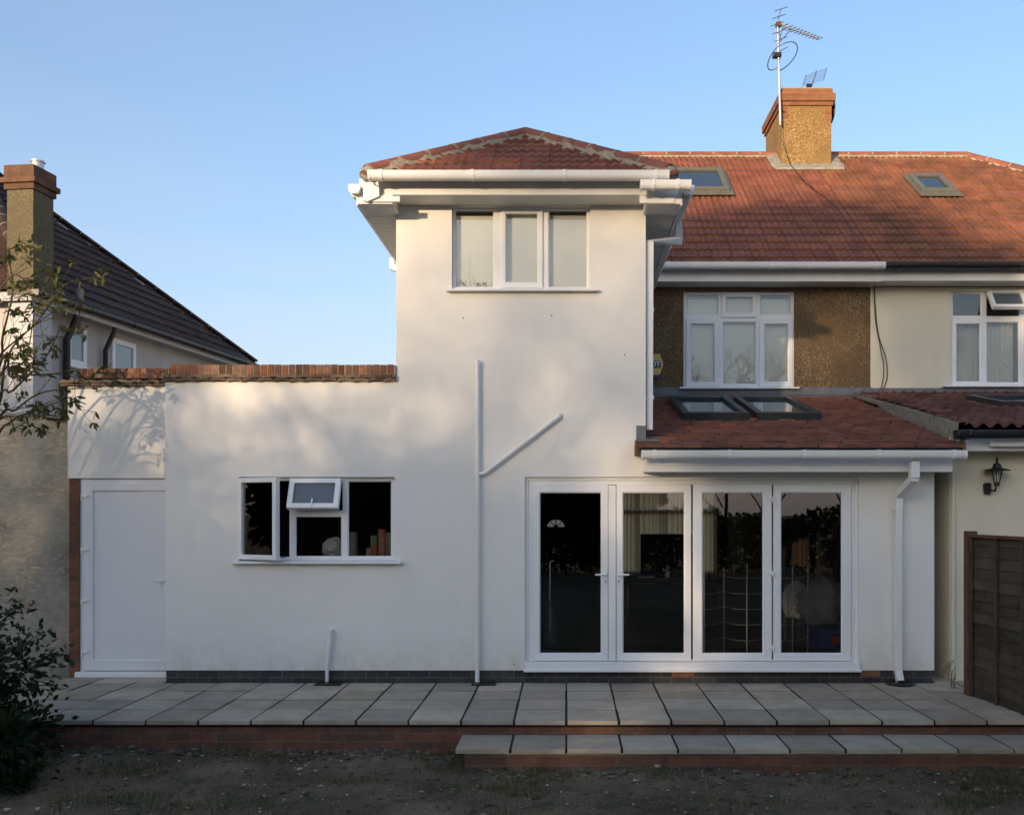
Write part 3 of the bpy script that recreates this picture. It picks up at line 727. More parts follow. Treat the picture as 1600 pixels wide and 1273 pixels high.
# short gutter return at the right front corner with its outlet
gutter(house, (X(1001, 9.9), ye-.075, 5.155), (X(1076, 9.9), ye-.075, 5.155), every=.25)
MB().tube([(X(1019, 9.9), ye-.0, 5.20), (X(1019, 9.9), ye-.0, 5.11)], .034).build('gutter_outlet', M['gutter'], house, smooth=True)
MB().box(X(1000, 9.95), X(1055, 9.95), ye+.04, ye+.054, 4.99, 5.07).build('fascia', M['gutter'], house, bevel=.003)
MB().box(X(572, 9.95), X(624, 9.95), ye+.03, ye+.054, 5.0, 5.06).build('fascia', M['gutter'], house, bevel=.004)
eb = [(X(a, 9.93), Z(b, 9.93)) for a, b in ((567, 290), (573, 283), (584, 284), (592, 292), (592, 306), (573, 314), (566, 312))]
MB().add([(a, ye-.0, b) for a, b in eb]+[(a, ye+.05, b) for a, b in eb], [tuple(range(7)), tuple(range(13, 6, -1))]+[(i, (i+1) % 7, (i+1) % 7+7, i+7) for i in range(7)]).build('eaves_end_board', M['gutter'], house, bevel=.006)
# mortar packed under the lowest hip tiles
for sgn in (-1, 1):
    bmx = bmesh.new(); bmesh.ops.create_icosphere(bmx, subdivisions=3, radius=1)
    for v in bmx.verts: v.co = Vector((v.co.x*.10, v.co.y*.09, v.co.z*.085))*(1+.25*noise.noise(v.co*2.3))+Vector((tc+sgn*(HW-.07), ye+.06, ze+.045))
    me = bpy.data.meshes.new('hip_end_mortar'); bmx.to_mesh(me); bmx.free(); me.materials.append(M['mortar_grey']); me.shade_smooth()
    o_ = bpy.data.objects.new('hip_end_mortar', me); C.objects.link(o_); o_.parent = house
# downpipes
def sqpipe(parent, pts, s=.066, mat=None, name='downpipe', clips=()):
    mb = MB(); pts = [Vector(p) for p in pts]; vs = []; h = s/2
    for i, p in enumerate(pts):
        d = (pts[min(i+1, len(pts)-1)]-pts[max(i-1, 0)]).normalized()
        q = Vector((1, 0, 0)); q = (q-d*q.dot(d)).normalized(); u = d.cross(q)
        k = 1
        if 0 < i < len(pts)-1: k = 1/max(.7, math.cos((pts[i]-pts[i-1]).angle(pts[i+1]-pts[i])/2))
        vs += [p+(q*a+u*b)*h*k for a, b in ((-1, -1), (1, -1), (1, 1), (-1, 1))]
    fs = [(i*4+j, i*4+(j+1) % 4, (i+1)*4+(j+1) % 4, (i+1)*4+j) for i in range(len(pts)-1) for j in range(4)]
    fs += [(3, 2, 1, 0), tuple(range(len(vs)-4, len(vs)))]
    o = mb.add(vs, fs).build(name, mat or M['gutter'], parent, bevel=.006)
    for (x, y, z) in clips:
        MB().box(x-h-.006, x+h+.006, y-h-.006, y+h+.006, z-.022, z+.022).box(x-h-.02, x+h+.02, y+h, y+h+.015, z-.015, z+.015).build('pipe_clip', mat or M['gutter'], o, bevel=.002)
    return o
px_ = TR+.05
sqpipe(house, [(tc+HG_+.0, .55, 5.06), (tc+HG_+.0, .55, 4.86), (px_, .10, 4.72), (px_, .10, 2.70)], .066, clips=[(px_, .10, 4.0), (px_, .10, 3.05)])
sqpipe(house, [(tc-HG_-.0, 2.1, 5.06), (tc-HG_-.0, 2.1, 4.95), (TL-.05, 2.1, 4.80), (TL-.05, 2.1, 3.1)], .066)
# lean-to downpipe
dpx = X(1403, 10.32); gx = X(1428, 9.98)
sqpipe(house, [(gx, -.40, 2.36), (gx, -.40, 2.16), (dpx+.01, -.07, 2.0), (dpx, -.065, 1.9), (dpx, -.065, .14), (dpx, -.13, .03)], .070, clips=[(dpx, -.065, 1.86), (dpx, -.065, .42)])
MB().box(gx-.045, gx+.045, -.45, -.36, 2.17, 2.34).build('gutter_outlet', M['gutter'], house, bevel=.004)
MB().box(dpx-.026, dpx+.026, -.168, -.1605, .012, .052).build('pipe_mouth', M['dark'], house)

# main rear wall and roof
t_ = .7265; mze = 5.33; mye = 3.52
PX = X(1360, DW+MY)                           # party line
HLX = -1.95
hy = [0]
MWD = DW+MY
MW = PW(MWD, 1068, 1242, 455, 606)
MR = lambda y: mze+t_*(y-mye)
gridwall('pebbledash_wall', [HLX, MW[0], MW[1], PX-.001], [2.3, MW[2], MW[3], 5.12], lambda a, c: not (MW[0] < a < MW[1] and MW[2] < c < MW[3]), MY, MY+.22, M['pebbledash'], house)
Dm = MWD+.05
fx_ = [PW(Dm, 1073, 1122, 461, 491), PW(Dm, 1188, 1236, 461, 491), PW(Dm, 1129.5, 1181, 503, 600)]
sa = [(PW(Dm, 1129, 1180, 458, 495), PW(Dm, 1134, 1176, 464, 489)), (PW(Dm, 1073, 1123, 499, 603), PW(Dm, 1079, 1116, 506, 597)), (PW(Dm, 1187, 1237, 499, 603), PW(Dm, 1193.5, 1231.5, 506, 597))]
window(house, MY+.05, (MW[0], MW[1], MW[2]+.01, MW[3]), fixed=fx_, sashes=sa, sill=(X(1062, 14.28), X(1249, 14.28), MW[2]+.015, .14),
       blind=[(MW[0]+.02, MW[0]+.58, MW[2]-.05, MW[3]-.09), (MW[0]+.59, MW[0]+1.08, MW[2]-.05, MW[3]-.085), (MW[0]+1.09, MW[1]-.01, MW[2]-.05, MW[3]-.09)], label='six-light bedroom window in the brown pebbledash with white blinds')
MB().box(MW[0]-.05, MW[1]+.05, MY+.26, MY+.27, MW[2]-.1, MW[3]+.1).build('dark_backing', M['dark'], house)  # dark sheet, seen over these blinds as the shade under the window head
RY = 7.87; RZ = MR(RY); Lm = math.hypot(RY-mye, RZ-mze)
tile_plane(house, 'main_roof', M['tile'], (0, mye, mze-.03), (1, 0, 0), (0, 1, t_), Lm, lambda v: (HLX-.1, PX+.02), gauge=.305, seed=21, amp=.022, pitch=.10, lip=.032, tint=.13)
MB().hexa([(HLX-.1, mye+.12, mze-.04), (PX, mye+.12, mze-.04), (PX, RY, RZ-.13), (HLX-.1, RY, RZ-.13)], [(HLX-.1, mye+.12, mze+.03), (PX, mye+.12, mze+.03), (PX, RY, RZ-.045), (HLX-.1, RY, RZ-.045)]).build('roof_deck', M['dark'], house)
BY = 2*RY-mye
MB().hexa([(HLX-.1, RY, RZ-.13), (PX, RY, RZ-.13), (PX, BY, mze-.09), (HLX-.1, BY, mze-.09)], [(HLX-.1, RY, RZ), (PX, RY, RZ), (PX, BY, mze), (HLX-.1, BY, mze)]).build('street_roof', M['tile'], house)
ridge_run(house, (HLX-.1, RY, RZ-.04), (X(1222, DW+RY), RY, RZ-.04), M['ridge'], seglen=.45, r=.12, bw=.16)
MB().box(X(1028, 13.95), PX+.05, mye+.09, mye+.11, 5.12, 5.325).build('fascia', M['gutter'], house, bevel=.003)
MB().box(TR+.42, PX+.04, mye+.111, MY-.001, 5.12, 5.13).build('soffit', M['soffit'], house)
gutter(house, (X(1030, 13.9), mye-.03, 5.345), (X(1378, 13.9), mye-.03, 5.345), every=1.1)
# gable flank, front wall of house (street side) with window and door openings
MB().add([(HLX, MY, 0), (HLX, 11.75, 0), (HLX, 11.75, 5.3), (HLX, RY, RZ-.12), (HLX, MY, 5.3), (HLX+.2, MY, 0), (HLX+.2, 11.75, 0), (HLX+.2, 11.75, 5.3), (HLX+.2, RY, RZ-.12), (HLX+.2, MY, 5.3)],
         [(0, 1, 2, 3, 4), (9, 8, 7, 6, 5), (0, 5, 6, 1), (1, 6, 7, 2), (2, 7, 8, 3), (3, 8, 9, 4), (4, 9, 5, 0)]).build('gable_wall', M['offwhite'], house)
FD = DW+11.75
FWn = (1.02, 3.42, Z(895, FD), Z(762, FD)); FL = (X(855, FD), X(882, FD), Z(823, FD), Z(807, FD))
gridwall('street_wall', sorted([HLX+.2, FWn[0], FWn[1], PX, FL[0], FL[1]]), sorted([0, FWn[2], FWn[3], FL[2], FL[3]+.01, 5.3]), lambda a, c: not ((FWn[0] < a < FWn[1] and FWn[2] < c < FWn[3]) or (FL[0] < a < FL[1] and FL[2] < c < FL[3]+.01)), 11.75, 11.95, M['interior'], house)
# street window bars and fanlight
mb = MB(); frect(mb, FWn[0], FWn[1], FWn[2], FWn[3], 11.80, 11.86, .06)
for k in (1, 2, 3): xx = FWn[0]+(FWn[1]-FWn[0])*k/4; mb.box(xx-.04, xx+.04, 11.805, 11.855, FWn[2]+.06, FWn[3]-.06)
zz = Z(798, FD); mb.box(FWn[0]+.06, FWn[1]-.06, 11.80, 11.85, zz-.04, zz+.04)
mb.build('street_window', M['interior'], house)
mb = MB(); cx = (FL[0]+FL[1])/2; rr_ = (FL[1]-FL[0])/2
vs = [(cx-rr_-.01, 11.72, FL[3]+.05), (cx+rr_+.01, 11.72, FL[3]+.05)]
arc = [(cx+rr_*math.cos(a), 11.72, FL[2]+rr_*.85*math.sin(a)) for a in [math.pi*k/12 for k in range(13)]]
top = [(cx+rr_*1.3*math.cos(a)*1.2, 11.72, max(FL[2], FL[2]+rr_*2.0*math.sin(a))) for a in [math.pi*k/12 for k in range(13)]]
for k in range(12): mb.quad(arc[k], top[k], top[k+1], arc[k+1])
for k in range(1, 4):
    a = math.pi*k/4; c_, s_ = math.cos(a), math.sin(a); mb.quad((cx+.012*s_, 11.71, FL[2]-.012*c_), (cx+rr_*c_+.012*s_, 11.71, FL[2]+rr_*s_*.9), (cx+rr_*c_-.012*s_, 11.71, FL[2]+rr_*s_*.9), (cx-.012*s_, 11.71, FL[2]+.012*c_))
mb.add([(cx+.05*math.cos(math.pi*k/8), 11.712, FL[2]+.05*math.sin(math.pi*k/8)) for k in range(9)], [tuple(range(9))])
fan = mb.build('fanlight', M['interior'], house, fixn=False)
# interior shell
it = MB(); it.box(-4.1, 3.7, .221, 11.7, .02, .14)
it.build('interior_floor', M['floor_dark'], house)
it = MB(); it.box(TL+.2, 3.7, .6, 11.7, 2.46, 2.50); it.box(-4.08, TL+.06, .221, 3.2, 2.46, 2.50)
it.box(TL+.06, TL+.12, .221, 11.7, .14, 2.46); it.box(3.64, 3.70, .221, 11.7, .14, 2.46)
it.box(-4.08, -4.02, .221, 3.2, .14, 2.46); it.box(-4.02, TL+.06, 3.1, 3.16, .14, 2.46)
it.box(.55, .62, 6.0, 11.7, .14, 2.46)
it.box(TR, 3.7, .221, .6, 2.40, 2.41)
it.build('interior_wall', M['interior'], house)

# lean-to roof
lz0, ly0 = 2.485, -.35; lz1, ly1 = 3.50, MY-.02; lt = (lz1-lz0)/(ly1-ly0); Ll = math.hypot(ly1-ly0, lz1-lz0)
def lrng(v):
    yy = v/Ll*(ly1-ly0)+ly0
    return (.72 if yy < -.02 else TR+.005, 4.12+.04*(v/Ll))
tile_plane(house, 'extension_roof', M['tile_flat'], (0, ly0, lz0), (1, 0, 0), (0, 1, lt), Ll, lrng, gauge=.245, tw=.20, flat=True, lip=.030, seed=31, tint=.20, jag=.014, hue=.10)
MB().hexa([(.74, ly0+.03, lz0-.07), (4.10, ly0+.03, lz0-.07), (4.10, ly1, lz1-.09), (.74, ly1, lz1-.09)][:4], [(.74, ly0+.02, lz0-.005), (4.10, ly0+.02, lz0-.005), (4.10, ly1, lz1-.012), (.74, ly1, lz1-.012)]).build('roof_deck', M['dark'], house) if False else None
dkb = MB().hexa([(TR+.01, 0.0, lz0+.35*lt-.08), (4.10, 0.0, lz0+.35*lt-.08), (4.10, ly1, lz1-.09), (TR+.01, ly1, lz1-.09)], [(TR+.01, 0.0, lz0+.35*lt-.012), (4.10, 0, lz0+.35*lt-.012), (4.10, ly1, lz1-.012), (TR+.01, ly1, lz1-.012)])
dkb.hexa([(.74, ly0+.03, lz0-.05), (4.10, ly0+.03, lz0-.05), (4.10, -.002, lz0+.34*lt-.07), (.74, -.002, lz0+.34*lt-.07)], [(.74, ly0+.03, lz0-.004), (4.10, ly0+.03, lz0-.004), (4.10, -.002, lz0+.34*lt-.012), (.74, -.002, lz0+.34*lt-.012)])
dkb.build('roof_deck', M['dark'], house)
MB().box(.82, 4.0, ly0+.045, ly0+.065, 2.235, 2.44).build('fascia', M['gutter'], house, bevel=.003)
MB().box(.82, 3.99, ly0+.066, -.001, 2.235, 2.245).build('soffit', M['soffit'], house)
MB().box(.82, .84, ly0+.066, -.001, 2.246, 2.45).box(3.98, 4.0, ly0+.066, .3, 2.246, 2.45).build('eaves_end_board', M['gutter'], house)
gutter(house, (X(1004, 9.92), ly0-.065, 2.445), (X(1506, 9.92), ly0-.065, 2.445), every=.72)
lead = MB(); lead.hexa([(TR+.002, MY-.012, lz1-.02), (PX+.02, MY-.012, lz1-.02), (PX+.02, MY+.01, lz1-.02), (TR+.002, MY+.01, lz1-.02)], [(TR+.002, MY-.014, lz1+.14), (PX+.02, MY-.014, lz1+.14), (PX+.02, MY+.01, lz1+.14), (TR+.002, MY+.01, lz1+.14)])
lead.hexa([(TR+.002, MY-.20, lz1-.03), (PX-.2, MY-.20, lz1-.03), (PX-.2, MY-.013, lz1+.01), (TR+.002, MY-.013, lz1+.01)], [(TR+.002, MY-.20, lz1-.015), (PX-.2, MY-.20, lz1-.015), (PX-.2, MY-.013, lz1+.03), (TR+.002, MY-.013, lz1+.03)])
lead.build('lead_flashing', M['lead'], house, bevel=.003)
LR = lambda y: lz0+lt*(y-ly0)
MB().box(.745, TR-.002, -.012, -.002, LR(0)+.02, LR(0)+.17).hexa([(.74, -.13, LR(-.13)+.022), (.98, -.13, LR(-.13)+.022), (.98, .05, LR(.05)+.022), (.74, -.002, LR(-.002)+.022)], [(.74, -.13, LR(-.13)+.03), (.98, -.13, LR(-.13)+.03), (.98, .05, LR(.05)+.03), (.74, -.002, LR(-.002)+.03)]).build('lead_apron', M['lead'], house)
MB().box(.725, .755, ly0+.01, -.004, lz0-.07, lz0+.05).build('verge_board', M['wood_post'], house)

# skylights: lie in a roof plane y->z
def skylight(parent, zf, slope, x0, x1, y0, y1, up, mat, paneinset=.09, h=.07, lift=.03, skirt=.12, label=None):
    nrm = Vector((0, -slope, 1)).normalized()
    def P(x, yy, hh): return Vector((x, yy, zf(yy)))+nrm*hh
    fr = MB()
    def beam(a, b, c, d, h0, h1):
        fr.hexa([P(a, c, h0), P(b, c, h0), P(b, d, h0), P(a, d, h0)], [P(a, c, h1), P(b, c, h1), P(b, d, h1), P(a, d, h1)])
    wd = paneinset; wy = wd/math.sqrt(1+slope*slope)
    beam(x0, x0+wd, y0, y1, .0, lift+h); beam(x1-wd, x1, y0, y1, .0, lift+h); beam(x0+wd, x1-wd, y0, y0+wy, .0, lift+h); beam(x0+wd, x1-wd, y1-wy, y1, .0, lift+h)
    o = fr.build('skylight', mat, parent, bevel=.006, label=label)
    s = MB(); s.hexa([P(x0+wd, y0+wy, 0), P(x1-wd, y0+wy, 0), P(x1-wd, y1-wy, 0), P(x0+wd, y1-wy, 0)], [P(x0+wd, y0+wy, lift+h*.45), P(x1-wd, y0+wy, lift+h*.45), P(x1-wd, y1-wy, lift+h*.45), P(x0+wd, y1-wy, lift+h*.45)]).build('pane', M['skyglass'], o)
    if skirt:
        MB().hexa([P(x0-.06, y0-skirt, .03), P(x1+.06, y0-skirt, .03), P(x1+.06, y0+.01, .03), P(x0-.06, y0+.01, .03)], [P(x0-.06, y0-skirt, .045), P(x1+.06, y0-skirt, .045), P(x1+.06, y0+.01, .05), P(x0-.06, y0+.01, .05)]).hexa(
            [P(x0-.06, y0, .02), P(x0, y0, .02), P(x0, y1+.06, .02), P(x0-.06, y1+.06, .02)], [P(x0-.06, y0, .05), P(x0, y0, .05), P(x0, y1+.06, .05), P(x0-.06, y1+.06, .05)]).hexa(
            [P(x1, y0, .02), P(x1+.06, y0, .02), P(x1+.06, y1+.06, .02), P(x1, y1+.06, .02)], [P(x1, y0, .05), P(x1+.06, y0, .05), P(x1+.06, y1+.06, .05), P(x1, y1+.06, .05)]).build('skylight_flashing', mat, o)
    return o
def yroof(py):   # y on the main roof plane seen at pixel row py
    k = (VY-py)/F; # (z-CH) = k (DW+y) ; z = mze + t_(y-mye)
    return (mze-CH-t_*mye-k*DW)/(k-t_)
def ylean(py):
    k = (VY-py)/F; return (lz0-CH-lt*ly0-k*DW)/(k-lt)
ya, yb = yroof(303), yroof(270)
skylight(house, MR, t_, X(1052, DW+ya), X(1140, DW+ya), ya, yb, 1, M['skyframe_grey'], label='skylight beside the tower roof')
ya, yb = ylean(657), ylean(630)
skylight(house, LR, lt, X(1067, DW+ya), X(1171, DW+ya), ya, yb, 1, M['skyframe'], skirt=0, label='left skylight of the extension roof')
skylight(house, LR, lt, X(1182, DW+ya), X(1284, DW+ya), ya, yb, 1, M['skyframe'], skirt=0, label='right skylight of the extension roof')

# chimney (on the party wall)
cx0, cx1, cy0, cy1 = X(1222, DW+7.3), X(1299, DW+7.3), 7.3, 8.75; ctop = 9.50
ch = MB().box(cx0, cx1, cy0, cy1, 7.2, ctop-.33).build('chimney', M['pebble_chim'], house, bevel=.01)
cb = MB()
cb.box(cx0-.03, cx1+.03, cy0-.03, cy1+.03, ctop-.33, ctop-.26); cb.box(cx0-.065, cx1+.065, cy0-.065, cy1+.065, ctop-.26, ctop-.115); cb.box(cx0-.02, cx1+.02, cy0-.02, cy1+.02, ctop-.115, ctop-.02)
cb.box(cx0-.006, cx0+.11, cy0-.006, cy0+.11, ctop-.56, ctop-.33); cb.box(cx1-.11, cx1+.006, cy0-.006, cy0+.11, ctop-.60, ctop-.33)
cb.build('chimney_cap', M['chim_brick'], ch, bevel=.006)
MB().box(cx0, cx1, cy0, cy1, ctop-.02, ctop+.005).build('cap_mortar', M['mortar'], ch)
zz = MR(cy0)
fl = MB(); 
for (a, b) in ((cx0-.20, cx1+.22),):
    fl.hexa([(a+.05, cy0-.17, MR(cy0-.17)+.0), (b-.02, cy0-.17, MR(cy0-.17)+.0), (b, cy0+.0, MR(cy0)+.0), (a, cy0+.0, MR(cy0)+.0)], [(a+.05, cy0-.17, MR(cy0-.17)+.045), (b-.02, cy0-.17, MR(cy0-.17)+.045), (b, cy0, MR(cy0)+.055), (a, cy0, MR(cy0)+.055)])
fl.hexa([(cx0-.20, cy0, MR(cy0)), (cx0-.002, cy0, MR(cy0)), (cx0-.002, RY-.05, MR(RY-.05)), (cx0-.2, RY-.05, MR(RY-.05))], [(cx0-.20, cy0, MR(cy0)+.05), (cx0-.002, cy0, MR(cy0)+.07), (cx0-.002, RY-.05, MR(RY-.05)+.07), (cx0-.2, RY-.05, MR(RY-.05)+.05)])
fl.hexa([(cx1+.002, cy0, MR(cy0)), (cx1+.20, cy0, MR(cy0)), (cx1+.2, RY-.05, MR(RY-.05)), (cx1+.002, RY-.05, MR(RY-.05))], [(cx1+.002, cy0, MR(cy0)+.07), (cx1+.20, cy0, MR(cy0)+.05), (cx1+.2, RY-.05, MR(RY-.05)+.05), (cx1+.002, RY-.05, MR(RY-.05)+.07)])
fl.build('lead_flashing', M['mortar_grey'], ch, bevel=.01)

# wall pipes
xp = X(745.5, 10.3); 
def cpipe(pts, r, clips=(), name='waste_pipe'):
    o = MB().tube(pts, r, 14).build(name, M['gutter'], house, smooth=True)
    for (x, y, z) in clips: MB().tube([(x, y, z-.02), (x, y, z+.02)], r*1.25, 14).build('pipe_clip', M['gutter'], o, smooth=True)
    return o
cpipe([(xp, -.055, Z(562, 10.3)), (xp, -.055, .0)], .0235, [(xp, -.055, Z(p, 10.3)) for p in (568, 636, 738, 972)])
cpipe([(xp, -.055, Z(741, 10.3)), (xp+.075, -.055, Z(739, 10.3)), (X(873, 10.33), -.05, Z(650, 10.33)), (X(877, 10.33), .01, Z(647, 10.33))], .021)
xq = X(510.5, 10.32)
cpipe([(xq, -.05, 0.0), (xq+.004, -.05, Z(1035, 10.32)), (X(516, 10.32), -.05, Z(985, 10.32)), (X(516, 10.32), .02, Z(983, 10.32))], .0185)
for (a, b) in ((862, 493), (976, 554), (724, 497), (803, 1037)):
    MB().lathe([(.009, -.002), (.007, .003), (.002, .004)], 0, 0, 8).build('wall_plug', M['cable'], house); q_ = [c for c in house.children if c.name.startswith('wall_plug')][-1]
    q_.matrix_local = Matrix.Translation((X(a, DW), 0, Z(b, DW))) @ Matrix.Rotation(R(90), 4, 'X')
adopt(house)

# drains
def drain(x, w_, d_, label):
    o = MB()
    o.box(x-w_/2, x+w_/2, -.20, -.01, .003, .018)
    for k in range(7): o.box(x-w_/2+.015+k*(w_-.05)/6, x-w_/2+.025+k*(w_-.05)/6+.004, -.19, -.02, .0175, .024)
    tag(o.build('drain_cover', M['black_plastic'], bevel=.002), label, 'drain', 'drain covers along the foot of the wall')
drain(X(512, 10.3)+.02, .27, .19, 'black plastic drain cover under the short waste pipe')
drain(X(752, 10.3)+.03, .25, .19, 'black plastic drain cover at the foot of the tall waste pipe')
o = MB(); o.lathe([(.14, .002), (.15, .02), (.13, .03), (.115, .02)], dpx, -.13, 20)
tag(o.build('drain_cover', M['black_plastic'], smooth=True), 'round black gully under the square downpipe beside the patio doors', 'drain', 'drain covers along the foot of the wall')

# ================================================================== SEMI-DETACHED NEIGHBOUR (right)
nb = empty('house', (8, 6, 0), 'cream painted semi-detached house with weathered orange tiled roof at the right', 'house')
RX1 = 7.5; EXx = RX1+(RY-mye)
tile_plane(nb, 'roof', M['tile_old'], (0, mye, mze-.03), (1, 0, 0), (0, 1, t_), Lm, lambda v: (PX+.02, EXx-(RY-mye)*v/Lm), gauge=.305, seed=41, amp=.022, pitch=.10, lip=.032, tint=.18)
NW = [(PX, mye+.12, mze+.027), (EXx-.12, mye+.12, mze+.027), (EXx, BY, mze-.06), (PX, BY, mze-.06), (PX, RY, RZ-.06), (RX1, RY, RZ-.06)]
MB().add(NW, [(0, 1, 5, 4), (1, 2, 5), (2, 3, 4, 5), (0, 3, 2, 1), (0, 4, 3)]).build('roof_deck', M['tile_old'], nb)
ridge_run(nb, (cx1+.0, RY, RZ-.04), (RX1, RY, RZ-.04), M['ridge'], seglen=.45, r=.12, bw=.17)
ridge_run(nb, (RX1, RY, RZ-.04), (EXx, mye, mze-.0), M['ridge'], seglen=.45, r=.12, bw=.17)
NWn = PW(MWD, 1485, 1680, 455, 603)
gridwall('wall', [PX, NWn[0], NWn[1], EXx-.5], [2.3, NWn[2], NWn[3], 5.12], lambda a, c: not (NWn[0] < a < NWn[1] and NWn[2] < c < NWn[3]), MY-.006, MY+.2, M['cream'], nb)
MB().box(EXx-.7, EXx-.5, MY+.2, 11.7, 0, 5.12).box(PX, EXx-.5, 11.7, 11.9, 0, 5.12).build('flank_wall', M['cream'], nb)
fxn = [PW(Dm, 1488, 1533, 458, 494), PW(Dm, 1541, 1592, 503, 598), PW(Dm, 1541, 1592, 458, 494), PW(Dm, 1600, 1650, 458, 494)]
san = [(PW(Dm, 1488, 1534, 499, 602), PW(Dm, 1493, 1530, 506, 597)), (PW(Dm, 1599, 1650, 499, 602), PW(Dm, 1605, 1645, 506, 597))]
nw = window(nb, MY+.04, (NWn[0], NWn[1], NWn[2]+.01, NWn[3]), fixed=fxn, sashes=san, sill=(X(1475, 14.26), X(1690, 14.26), NWn[2]+.012, .14), label='cream house bedroom window with net curtains and a top light open')
ps = [c for c in nw.children if c.name.startswith('pane')]; bs = [c for c in nw.children if c.name.startswith('glazing_bead')]
for q in (ps[2], bs[2]): bpy.data.objects.remove(q)
wd_ = X(1594, Dm)-X(1539, Dm); ht_ = .36
ts = open_sash(nw, 'top_light', wd_, ht_, M['frosted'], .055)
ts.matrix_world = Matrix.Translation((X(1539, Dm)+.0, MY, Z(456.5, Dm))) @ Matrix.Rotation(R(-36), 4, 'X') @ Matrix.Translation((0, 0, -ht_))
# net curtain, pleated
def pleated(name, x0, x1, z0, z1, y, mat, parent=None, amp=.02, pitch=.07, seed=1, tie=False, tintf=None):
    r = random.Random(seed); mb = MB(); n = int((x1-x0)/.008)+2; nz = 10; vs = []
    ph = [r.uniform(0, 6.28) for _ in range(4)]
    for k in range(nz+1):
        zz_ = z0+(z1-z0)*k/nz
        for i in range(n):
            x = x0+(x1-x0)*i/(n-1)
            yy = y+amp*math.sin(x/pitch*6.28+1.7*math.sin(x*9+ph[0])+.2*k/nz)+amp*.4*math.sin(x/pitch*15+ph[1])
            vs.append((x, yy, zz_))
    mb.add(vs, [(k*n+i, k*n+i+1, (k+1)*n+i+1, (k+1)*n+i) for k in range(nz) for i in range(n-1)])
    o = mb.build(name, mat, parent, fixn=False); o.data.shade_smooth(); return o
pleated('net_curtain', NWn[0]+.02, X(1588, Dm), NWn[2], Z(500, Dm), MY+.18, M['curtain'], nw, .012, .06)
MB().box(NWn[0]-.05, NWn[1]+.05, MY+.5, MY+.51, NWn[2]-.2, NWn[3]+.1).build('dark_backing', M['interior'], nb)
MB().box(X(1594, Dm), X(1600, Dm), MY+.12, MY+.16, NWn[2], NWn[3]-.3).build('curtain', M['redp'], nw)
MB().box(PX+.05, EXx-.2, mye+.09, mye+.11, 5.13, 5.325).build('fascia', M['gutter'], nb, bevel=.003)
MB().box(PX+.05, EXx-.2, mye+.111, MY-.007, 5.13, 5.14).build('soffit', M['soffit'], nb)
gutter(nb, (PX+.07, mye-.02, 5.35), (EXx, mye-.02, 5.35), M['black_plastic'], every=.9)
yz = (yroof(305), yroof(279))
skylight(nb, MR, t_, X(1440, DW+yz[0]), X(1494, DW+yz[0]), yz[0], yz[1], 1, M['skyframe_grey'], label='skylight in the weathered roof')
# neighbour's rear extension
NXL = 4.135; NY = .12; ne0, ney = 2.70, -.22; nt_ = (3.52-ne0)/(MY-ney)
NR = lambda y: ne0+nt_*(y-ney)
Ln = math.hypot(MY-ney, 3.52-ne0)
tile_plane(nb, 'extension_roof', M['tile_pan'], (0, ney, ne0), (1, 0, 0), (0, 1, nt_), Ln, lambda v: (4.16+.08*(v/Ln), 9.4), gauge=.30, tw=.30, pitch=.15, amp=.05, lip=.03, seed=51, tint=.3)
MB().hexa([(4.2, ney+.03, ne0-.09), (9.4, ney+.03, ne0-.09), (9.4, MY, 3.42), (4.2, MY, 3.42)], [(4.2, ney+.03, ne0-.03), (9.4, ney+.03, ne0-.03), (9.4, MY, 3.50), (4.2, MY, 3.50)]).build('roof_deck', M['dark'], nb)
mb = MB(); n = 30; vs = []
for i in range(n+1):
    yy = ney+.12+(MY-ney-.14)*i/n; j = noise.noise(Vector((yy*5, 1, 2)))*.02
    vs += [(4.145+.08*i/n, yy, NR(yy)-.17), (4.145+.08*i/n, yy, NR(yy)+.03+j), (4.23+.08*i/n, yy, NR(yy)+.045+j)]
mb.add(vs, [(i*3+q, i*3+q+1, i*3+q+4, i*3+q+3) for i in range(n) for q in range(2)]).build('verge_mortar', M['mortar_grey'], nb, smooth=True)
MB().box(NXL, 9.2, NY, NY+.2, 0, 2.62).box(NXL, NXL+.2, NY+.2, MY, 0, 2.62).build('extension_wall', M['cream'], nb)
MB().box(4.20, 9.3, ney+.06, ney+.08, 2.46, 2.64).build('fascia', M['gutter'], nb, bevel=.003)
MB().box(4.13, 9.3, ney+.081, NY-.001, 2.46, 2.47).build('soffit', M['gutter'], nb)
gutter(nb, (X(1494, 10.05), ney-.06, 2.665), (9.4, ney-.06, 2.665), M['black_plastic'], every=.9)
MB().box(X(1552, 10.1), 7.5, ney-.02, ney+.055, 2.50, 2.575).build('awning_box', M['upvc'], nb, bevel=.01)
yz = (NR(.9), )
skylight(nb, NR, nt_, 5.35, 6.6, 1.6, 2.7, 1, M['skyframe'], skirt=.1, lift=.05, label='skylight in the pantiled extension roof')
MB().box(PX+.0, 9.4, MY-.03, MY-.008, 3.46, 3.63).build('lead_flashing', M['lead'], nb)
MB().tube([(NXL+.03, NY-.02, .0), (NXL+.03, NY-.02, 2.4)], .022, 10).build('wall_pipe', M['cream'], nb, smooth=True)
adopt(nb)

